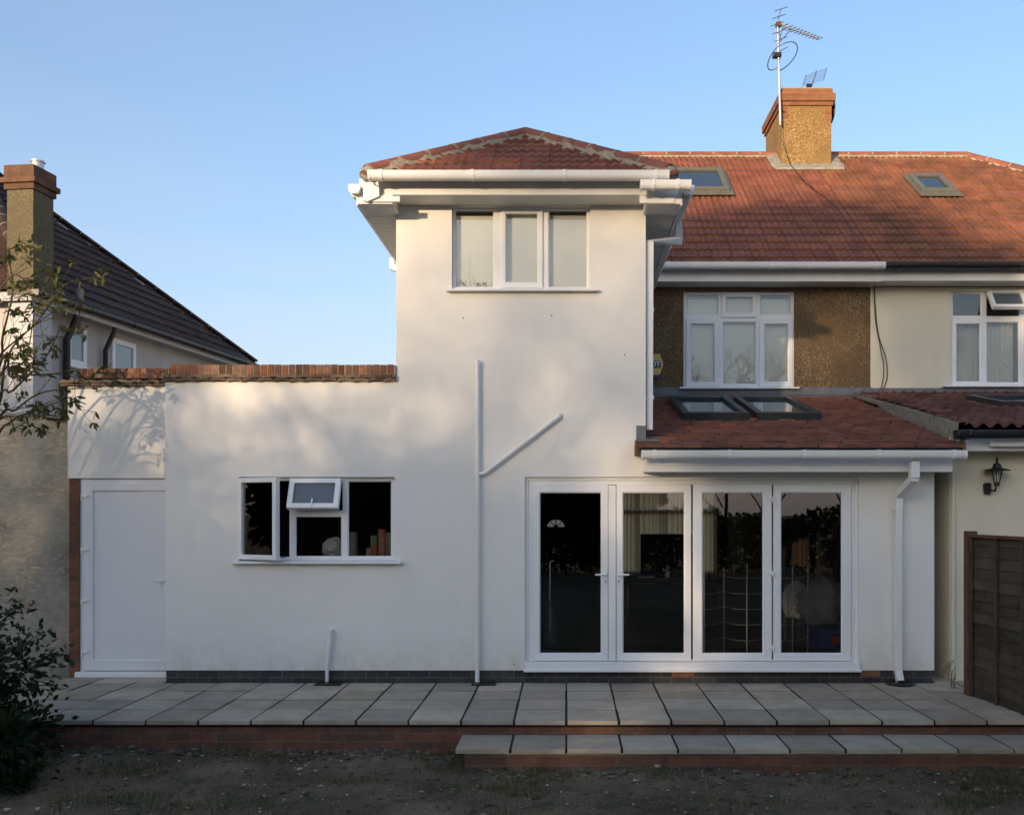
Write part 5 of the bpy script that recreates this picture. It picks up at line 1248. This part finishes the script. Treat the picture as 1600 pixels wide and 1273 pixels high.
# tower sill ornaments
OD_ = DW+.112
for i, (px, h_, lb_) in enumerate(((714, 12, 'leafy sprig in a small pot at the far left of the tower window sill'), (726, 8, 'second small sprig from the left on the tower window sill'), (745, 7, 'third small sprig from the left, just before the last, on the tower window sill'), (759, 7, 'rightmost small sprig on the tower window sill'))):
    zb_ = Z(449, OD_); r = random.Random(i); e = empty('potted_sprig', (X(px, OD_), .112, zb_), lb_, 'plant', 'small sprigs on the tower window sill')
    MB().lathe([(.008, zb_), (.012, zb_+.012), (.012, zb_+.018)], X(px, OD_), .112, 8).build('pot', M['mortar_grey'], e)
    mb = MB()
    for k in range(7 if i == 0 else 4):
        a = r.uniform(-1, 1); L_ = h_/F*OD_*r.uniform(.6, 1); p0 = Vector((X(px, OD_), .112, zb_+.015)); p2 = p0+Vector((a*L_*.9, r.uniform(-.01, .01), L_*(1-.4*abs(a))))
        mb.tube([p0, (p0+p2)/2+Vector((0, 0, .01)), p2], .0022, 4)
        for q in range(3):
            c_ = p0.lerp(p2, .5+.25*q); s_ = .007; mb.add([c_+Vector((-s_, 0, 0)), c_+Vector((0, 0, -s_*.5)), c_+Vector((s_, 0, s_)), c_+Vector((0, 0, s_))], [(0, 1, 2, 3)])
    mb.build('foliage', M['leaf'], e); adopt(e)

# ================================================================== PLANTS
def leaves_mesh(name, centers, size, mat, parent, seed=1, elong=2.2, tintv=.35, dirs=None, droop=0.):
    rs = np.random.RandomState(seed); n = len(centers); c = np.asarray(centers)
    d = rs.normal(size=(n, 3)) if dirs is None else np.asarray(dirs)+rs.normal(size=(n, 3))*.35
    d[:, 2] -= droop
    d /= np.linalg.norm(d, axis=1)[:, None]
    u = rs.normal(size=(n, 3)); u[:, 2] += 1.0; s = np.cross(d, u); s /= np.linalg.norm(s, axis=1)[:, None]+1e-9
    nn = np.cross(s, d); L = size*rs.uniform(.6, 1.3, n)[:, None]; Wd = L/elong
    P = [c, c+d*L*.35+s*Wd*.5+nn*Wd*.12, c+d*L*.7+s*Wd*.38+nn*Wd*.08, c+d*L, c+d*L*.7-s*Wd*.38+nn*Wd*.08, c+d*L*.35-s*Wd*.5+nn*Wd*.12]
    V = np.stack(P, 1).reshape(-1, 3)
    me = bpy.data.meshes.new(name); me.vertices.add(n*6); me.vertices.foreach_set('co', V.ravel())
    idx = np.arange(n)[:, None]*6
    fcs = np.concatenate([idx+np.array([0, 1, 2, 3]), idx+np.array([0, 3, 4, 5])], 1).reshape(-1)
    me.loops.add(n*8); me.loops.foreach_set('vertex_index', fcs.astype(np.int32))
    me.polygons.add(n*2); me.polygons.foreach_set('loop_start', np.arange(n*2)*4)
    me.update(calc_edges=True)
    ca = me.color_attributes.new('tint', 'FLOAT_COLOR', 'POINT'); tv_ = 1+rs.uniform(-tintv, tintv, n)
    col = np.ones((n, 6, 4)); col[:, :, 0] = (tv_*rs.uniform(.9, 1.35, n))[:, None]; col[:, :, 1] = tv_[:, None]; col[:, :, 2] = (tv_*rs.uniform(.7, 1.1, n))[:, None]
    ca.data.foreach_set('color', col.ravel()); me.materials.append(mat)
    o = bpy.data.objects.new(name, me); C.objects.link(o); o.parent = parent; return o
def grow(mb, p, d, L, r, depth, rs, tips, spread=.6, up=.1, nseg=4, kids=3, shrink=.68, minr=.003, leafpts=None, twist=.28):
    pts = [Vector(p)]; rad = [r]; d = Vector(d).normalized()
    for i in range(nseg):
        d = (d+Vector((rs.gauss(0, twist*.5), rs.gauss(0, twist*.5), rs.gauss(0, twist*.4)+up*.3))).normalized()
        pts.append(pts[-1]+d*L/nseg); rad.append(max(minr, r*(1-.45*(i+1)/nseg)))
        if leafpts is not None and depth <= 1: leafpts.append((tuple(pts[-1]), tuple(d)))
    mb.tube(pts, rad, 6 if r > .02 else 4, cap=False)
    if depth == 0: tips.append((tuple(pts[-1]), tuple(d))); return
    for k in range(kids):
        t = rs.uniform(.45, 1.0) if k < kids-1 else 1.0; i = min(nseg, max(1, int(round(t*nseg)))); q = pts[i]
        nd_ = (d+Vector((rs.gauss(0, spread), rs.gauss(0, spread), rs.gauss(0, spread*.7)+up))).normalized()
        grow(mb, q, nd_, L*shrink*rs.uniform(.75, 1.15), rad[i]*.72, depth-1, rs, tips, spread, up, nseg, kids, shrink, minr, leafpts, twist)

# leafy shrub whose branches hang in at upper left
sh = empty('shrub', (-7.3, -1.1, GZ), 'tall sparse shrub with bare arching twigs and drooping leaf clusters before the left house', 'shrub')
rs = random.Random(12); mb = MB(); tips = []; lps = []
SD = 9.5
def SPt(px, py, D=SD): return Vector((X(px, D), D-DW, Z(py, D)))
base = Vector((-7.3, -1.1, GZ-.05))
stems = [((-30, 700), (10, 560), (60, 500), (100, 445)), ((-30, 640), (5, 520), (20, 450), (12, 400)), ((-20, 620), (20, 590), (70, 585), (120, 580)), ((-30, 690), (25, 640), (70, 612), (150, 606)),
         ((-40, 620), (-5, 560), (40, 520), (78, 490)), ((-30, 660), (20, 610), (70, 560), (95, 510)), ((-40, 540), (-10, 470), (20, 430), (40, 440)), ((-30, 720), (15, 660), (60, 640), (110, 620)), ((-20, 600), (15, 575), (40, 560), (55, 480)), ((-40, 700), (-8, 660), (14, 650), (22, 670))]
for st in stems:
    P_ = [base+Vector((rs.uniform(-.1, .1), rs.uniform(-.1, .1), 0))]+[SPt(a, b, SD+rs.uniform(-.25, .35)) for a, b in st]
    out = []
    for i in range(len(P_)-1):
        p0, p1, p2, p3 = P_[max(i-1, 0)], P_[i], P_[i+1], P_[min(i+2, len(P_)-1)]
        for k in range(5):
            t = k/5; out.append(.5*((2*p1)+(p2-p0)*t+(2*p0-5*p1+4*p2-p3)*t*t+(3*p1-p0-3*p2+p3)*t**3))
    out.append(P_[-1]); nO = len(out)
    mb.tube(out, [.013*(1-i/nO)+.0035 for i in range(nO)], 6)
    tips.append((tuple(out[-1]), tuple((out[-1]-out[-2]).normalized())))
    for i in range(8, nO, 2):
        d = (out[i]-out[i-1]).normalized()+Vector((rs.gauss(0, .6), rs.gauss(0, .5), rs.gauss(.1, .6)))
        grow(mb, out[i], d, rs.uniform(.12, .34), .004, 1, rs, tips, .6, 0, 3, 3, .7, .0022)
mb.build('branches', M['bark'], sh, smooth=True, fixn=False)
cen = []; dirs = []
for (p, d) in tips:
    if rs.random() < .22: continue
    for k in range(rs.randint(3, 7)):
        dv = Vector(d)*.5+Vector((rs.gauss(0, .7), rs.gauss(0, .7), rs.gauss(-.3, .5)))
        cen.append((p[0]+rs.gauss(0, .012), p[1]+rs.gauss(0, .012), p[2]+rs.gauss(0, .012))); dirs.append(tuple(dv))
leaves_mesh('foliage', cen, .088, M['leaf_olive'], sh, 4, 2.9, .4, dirs, .25); adopt(sh)

# dark bush at lower left
def bush(name, label, cat, c, s, n, mat, seed, leaf=.06, stems=9, sprigs=()):
    e = empty(name, (c[0], c[1], GZ), label, cat); rs = random.Random(seed); npr = np.random.RandomState(seed); mb = MB(); cen = []
    blobs = [(rs.gauss(0, .45), rs.gauss(0, .45), rs.uniform(-.7, .9), rs.uniform(.16, .38)) for _ in range(26)]
    for (a, b, h, r_) in blobs:
        m_ = n//26; p = npr.normal(size=(m_, 3))*r_*.55
        for q in p: cen.append((c[0]+(a+q[0])*s[0], c[1]+(b+q[1])*s[1], max(GZ+.01, c[2]+(h+q[2])*s[2])))
    for k in range(stems):
        a = rs.uniform(-.8, .8); b = rs.uniform(-.8, .8); tips = []
        grow(mb, (c[0]+a*.2*s[0], c[1]+b*.2*s[1], GZ-.03), (a*s[0]*.8, b*s[1]*.8, s[2]*1.4), s[2]*1.3, .012, 2, rs, tips, .5, .25, 4, 3)
        for (p, d) in tips:
            for q in range(5): cen.append(tuple(Vector(p)-Vector(d)*rs.uniform(0, .15)+Vector((rs.gauss(0, .02), rs.gauss(0, .02), rs.gauss(0, .02)))))
    for (p0, p1, p2) in sprigs:
        P_ = [Vector(p0), Vector(p1), Vector(p2)]; out = [P_[0].lerp(P_[1], t/6).lerp(P_[1].lerp(P_[2], t/6), t/6) for t in range(7)]
        mb.tube(out, [.007-.0008*i for i in range(7)], 5)
        for q in range(2, 7):
            for z_ in range(5): cen.append(tuple(out[q]+Vector((rs.gauss(0, .03), rs.gauss(0, .03), rs.gauss(0, .03)))))
    mb.build('stems', M['bark'], e, smooth=True, fixn=False)
    leaves_mesh('foliage', cen, leaf, mat, e, seed, 1.8, .45, droop=.15); adopt(e); return e
spr = []
def BP(px, py, D): return (X(px, D), D-DW, Z(py, D))
for (a, b) in (((-20, 1000), (20, 940, 45, 950)), ((0, 1040), (50, 990, 78, 985)), ((10, 1080), (70, 1010, 105, 1030)), ((0, 1090), (60, 1060, 92, 1075)), ((0, 1120), (50, 1090, 72, 1108)), ((-10, 1000), (15, 960, 20, 935)), ((0, 1060), (60, 1030, 95, 1015))):
    spr.append((BP(a[0], a[1], 7.9), BP(b[0], b[1], 7.8), BP(b[2], b[3], 7.7)))
bush('bush', 'dense dark green leafy bush at the lower left corner of the patio', 'bush', (-4.93, -2.75, .20), (.68, .62, .68), 15000, M['leaf'], 5, .062, 12, spr)
bush('bush', 'low dark weedy bush on the soil in front of the taller bush, bottom left', 'bush', (-4.45, -3.0, GZ+.02), (.40, .45, .18), 3800, M['leaf'], 6, .045, 6)
# weed by the fence post
e = empty('weed', (X(1488, 10.05), -.33, 0), 'thin dry weed growing at the foot of the cream wall beside the fence post', 'weed'); rs = random.Random(3); mb = MB(); tips = []
for k in range(4): grow(mb, (X(1489, 10.05)+rs.uniform(-.02, .02), -.33, .0), (rs.uniform(-.3, .1), 0, 1), .17, .004, 1, rs, tips, .5, .2, 3, 3, .5, .002)
mb.build('stems', M['bark'], e, fixn=False); leaves_mesh('foliage', [tuple(Vector(p)+Vector((rs.gauss(0, .012), rs.gauss(0, .012), rs.gauss(0, .012)))) for p, d in tips for _ in range(3)], .03, M['straw'], e, 2); adopt(e)

# stones, grass, dry litter (uncountable)
def ground_h(x, y):
    p = Vector((x, y, 0)); h = .04*noise.noise(p*1.3)+.03*noise.noise(p*4)+.022*noise.noise(p*11)+.014*noise.noise(p*25)
    h += .03*max(0, min(1, (-x-1)/3))*max(0, 1-abs(y+2.1)/.7); h -= .02*max(0, 1-abs(y+2.55)/.5)*(1 if x > -.9 else 0)
    return GZ-.01+h
rs = random.Random(77); mb = MB()
ico = bmesh.new(); bmesh.ops.create_icosphere(ico, subdivisions=1, radius=1); IV = [v.co.copy() for v in ico.verts]; IF = [tuple(v.index for v in f.verts) for f in ico.faces]; ico.free()
k = 0
while k < 5200:
    x = rs.uniform(-4.6, 4.4); y = rs.uniform(-4.4, -1.86)
    if x > -.95 and y > -2.36: continue
    if noise.noise(Vector((x*1.1, y*1.6, 3))) < -.12 and rs.random() < .7: k += 1; continue
    s = .0035+.011*rs.random()**4; 
    if rs.random() < .012: s = rs.uniform(.018, .035)
    v = rs.choice([.25, .35, .5, .7, .45, 1.0, 1.6]) if s < .015 else rs.uniform(.5, 1.3); mb.cur = (v, v*.97, v*.9)
    rz = Matrix.Rotation(rs.uniform(0, 6.3), 3, 'Z'); sc_ = Vector((s*rs.uniform(.7, 1.5), s*rs.uniform(.6, 1.1), s*rs.uniform(.35, .8))); z = ground_h(x, y)
    mb.add([rz @ Vector((q.x*sc_.x, q.y*sc_.y, q.z*sc_.z))*(1+rs.uniform(-.15, .15))+Vector((x, y, z+sc_.z*.4)) for q in IV], IF); k += 1
for q_ in range(1500):
    x = rs.uniform(-4.6, 4.4); y = rs.uniform(-4.2, -1.9)
    if (x > -.95 and y > -2.4) or noise.noise(Vector((x*2.1, y*2.6, 7))) < -.05: continue
    s = rs.uniform(.008, .024); v = rs.uniform(.16, .34); mb.cur = (v*1.05, v*.86, v*.66); z = ground_h(x, y)
    mb.add([Vector((q.x*s*rs.uniform(.8, 1.4)+x, q.y*s+y, z+s*.15+q.z*s*.6)) for q in IV], IF)
for q_ in range(420):
    x = rs.uniform(-4.5, -.95) if q_ % 3 else rs.uniform(-.8, 4.3); y = rs.uniform(-2.12, -1.87) if x < -.95 else rs.uniform(-2.62, -2.38); s = rs.uniform(.008, .03); v = rs.choice([.2, .3, .35, .5]); mb.cur = (v, v*.9, v*.78)
    z = ground_h(x, y); mb.add([Vector((q.x*s*1.3+x+rs.uniform(-.2, .2)*s, q.y*s+y, z+s*.3+q.z*s*.7+rs.uniform(-.15, .15)*s)) for q in IV], IF)
tag(mb.build('pebbles', M['stone'], fixn=False), 'scattered pale pebbles and rubble bits on the dark soil', 'pebbles', kind='stuff')
def blades(name, label, cat, mat, n, samp, hgt, wdt_, seed, lean=.5):
    rs = np.random.RandomState(seed); r = random.Random(seed); V = []; Fc = []; T = []
    for i in range(n):
        x, y = samp(r); z = ground_h(x, y); a = r.uniform(0, 6.28); h_ = hgt*r.uniform(.4, 1.2); l_ = h_*lean*r.uniform(.3, 1.6); w_ = wdt_
        dx, dy = math.cos(a), math.sin(a); sx, sy = -dy*w_, dx*w_; o = len(V)
        V += [(x-sx, y-sy, z), (x+sx, y+sy, z), (x+dx*l_*.4+sx*.8, y+dy*l_*.4+sy*.8, z+h_*.6), (x+dx*l_*.4-sx*.8, y+dy*l_*.4-sy*.8, z+h_*.6), (x+dx*l_, y+dy*l_, z+h_)]
        Fc += [(o, o+1, o+2, o+3), (o+3, o+2, o+4)]; v = r.uniform(.6, 1.4); T += [v*r.uniform(.9, 1.5), v, v*.8, 1]*5
    me = bpy.data.meshes.new(name); me.from_pydata(V, [], Fc); ca = me.color_attributes.new('tint', 'FLOAT_COLOR', 'POINT'); ca.data.foreach_set('color', T); me.materials.append(mat)
    o = bpy.data.objects.new(name, me); C.objects.link(o); tag(o, label, cat, kind='stuff')
def s_grass(r):
    while 1:
        x, y = r.uniform(-4.7, 4.4), r.uniform(-4.4, -1.88)
        if x > -.92 and y > -2.37: continue
        d = noise.noise(Vector((x*1.4, y*2.2, 9)))
        if r.random() < max(.02, d*2.2+(.35 if x < -3.4 else 0)+(1.2 if (x-3.9)**2/.8+(y+3.0)**2/.35 < 1 else 0)): return x, y
blades('grass', 'short rough grass tufts growing from the dark soil', 'grass', M['grassblade'], 11000, s_grass, .055, .002, 5)
blades('dry_litter', 'dry stalks and dead leaf litter lying on the dark soil', 'litter', M['straw'], 5200, s_grass, .012, .0018, 6, 4.0)

# ---- trees and hedge behind the photographer (they shade the house and show in the glass)
def tree(name, label, x, y, h, cr, cz0, n, seed, mat, leaf=.16, bare=False, group=None, nb_=45):
    e = empty(name, (x, y, GZ), label, 'tree', group); rs = random.Random(seed); npr = np.random.RandomState(seed); mb = MB(); tips = []
    mb.tube([(x, y, GZ-.1), (x+rs.gauss(0, .1), y, h*.25), (x+rs.gauss(0, .2), y+rs.gauss(0, .2), h*.5)], [h*.022, h*.018, h*.013] if not bare else [h*.011, h*.009, h*.006], 8)
    top = (x, y, h*.42)
    for k in range(7 if bare else 5):
        a = k*2.4+rs.random(); grow(mb, (x, y, h*rs.uniform(.15, .45)), (math.cos(a)*.9, math.sin(a)*.9, 1.0), h*.3, h*(.0048 if bare else .009), 5 if bare else 3, rs, tips, .5, .16, 4, 3, .7 if bare else .66, .008)
    mb.build('trunk', M['bark'], e, smooth=True, fixn=False)
    cen = []
    for k in range(nb_):
        while 1:
            q = [rs.uniform(-1, 1) for _ in range(3)]
            if sum(t*t for t in q) < 1: break
        zc = (cz0+h)/2+q[2]*(h-cz0)/2*.88
        r_ = rs.uniform(.35, .8)*cr*.42
        p = npr.normal(size=(n//nb_, 3))*r_*.55
        for t in p: cen.append((x+q[0]*cr*.85+t[0], y+q[1]*cr*.85+t[1], max(.1, zc+t[2]*.9)))
    leaves_mesh('crown', cen, leaf, mat, e, seed, 1.6, .4); adopt(e)
def hedge(label, x0, x1, y, h, n, seed):
    e = empty('hedge', ((x0+x1)/2, y, GZ), label, 'hedge'); npr = np.random.RandomState(seed)
    c = np.stack([npr.uniform(x0, x1, n), y+npr.normal(size=n)*.35, npr.uniform(GZ, 1, n)], 1)
    hh = np.array([h*(1+.25*noise.noise(Vector((a*.6, seed, 0)))+.12*noise.noise(Vector((a*2.1, seed, 0)))) for a in c[:, 0]])
    c[:, 2] = GZ+npr.uniform(0, 1, n)**.8*(hh-GZ)
    leaves_mesh('foliage', [tuple(q) for q in c], .17, M['leaf'], e, seed, 1.5, .4)
    mb = MB(); k = x0
    while k < x1: mb.tube([(k, y, GZ), (k+.1, y, h*.6)], .03, 5); k += 1.2
    mb.build('stems', M['bark'], e); adopt(e)
L_ = 32.0; ta = math.tan(R(SUN_AZ)); te = math.tan(R(SUN_EL))/math.cos(R(SUN_AZ))
def back(u, v, L=L_): return (u-L*ta, -L, v+L*te)
names = ['at the far end of the row', 'with the widest crown', 'small and thin-crowned', 'slim and short', 'rounded and low', 'narrow, just left of the tallest', 'tallest of the row', 'broad and tall', 'wide spreading', 'leafy, near the right end', 'leafy, last at the right end', 'dense, behind the small ones', 'dense, behind the tallest one', 'dense, behind the broad one']
LT = [(-14, 6.0, 3.0, 7000, 1, .26), (-9.8, 5.2, 2.7, 7000, 1, .26), (-6.8, 3.9, 1.9, 2700, 2.2, .15), (-4.8, 4.0, 1.7, 2300, 2.2, .15), (-3.0, 4.0, 1.5, 1900, 2.2, .15), (-.9, 5.8, 2.1, 6000, 6.4, .09), (.9, 7.8, 2.2, 14000, 9.8, .2), (3.9, 7.2, 2.3, 15000, 1, .26), (7.0, 6.3, 2.6, 12000, 1, .26), (11, 7.4, 2.9, 9000, 1, .26), (15.5, 7.4, 3.2, 9000, 1, .26), (-4.6, 2.4, 3.6, 12000, 1, .26), (-.9, 2.9, 2.6, 12000, 1, .26), (5.2, 5.6, 3.4, 14000, 1, .26), (1.5, 5.4, 2.0, 5600, 5.8, .095)]
names.append('thin-crowned, under the tallest one')
for i, (u, v, cr, n, c0, lf) in enumerate(LT):
    p = back(u, v, L_+(6 if i in (11, 12, 13) else (-12 if i in (2, 3, 4) else 0)))
    tree('garden_tree', 'reflected tree behind the garden, '+names[i], p[0], p[1]-(i % 3)*.6, p[2], cr, c0, n, 100+i, M['leaf_far'], lf, group='leafy trees behind the garden', nb_=(1500 if lf < .12 else 160) if lf < .2 else 45)
for i, (x, y, h) in enumerate(((7.2, -24, 8), (10.6, -26, 9), (14.5, -25, 8.5), (6.5, -30, 8))):
    tree('bare_tree', 'nearly bare branching tree %s behind the garden, reflected in the patio doors' % ['first from the left', 'with the widest branches', 'at the right end', 'set farthest back'][i], x, y, h, 3.2, 1.8, 90, 200+i, M['leaf_far'], .1, True, 'bare trees behind the garden')
for i, (x, cr, y) in enumerate(((-1.5, 1.9, -23.5), (1.4, 2.2, -23.9), (-7.5, 2.6, -24.3), (-4.4, 2.4, -24.7), (-15.5, 2.2, -8), (-19, 2.6, -13))):
    tree('evergreen_tree', 'dark evergreen reflected behind the garden, '+['left of the patio doors middle', 'beside the bare trees', 'leftmost of its kind', 'second from the left of its kind', 'nearest the house on the left', 'outermost on the left side'][i], x, y, 5.5, cr, .1, 15000, 300+i, M['leaf'], .3, group='evergreens behind the garden')
hedge('long dark hedge across the end of the garden, reflected low in the patio doors', -34, 24, -22.5, 1.72, 60000, 9)
hedge('dark hedge along the left side behind the photographer', -14, -7, -13, 2.0, 6000, 10)
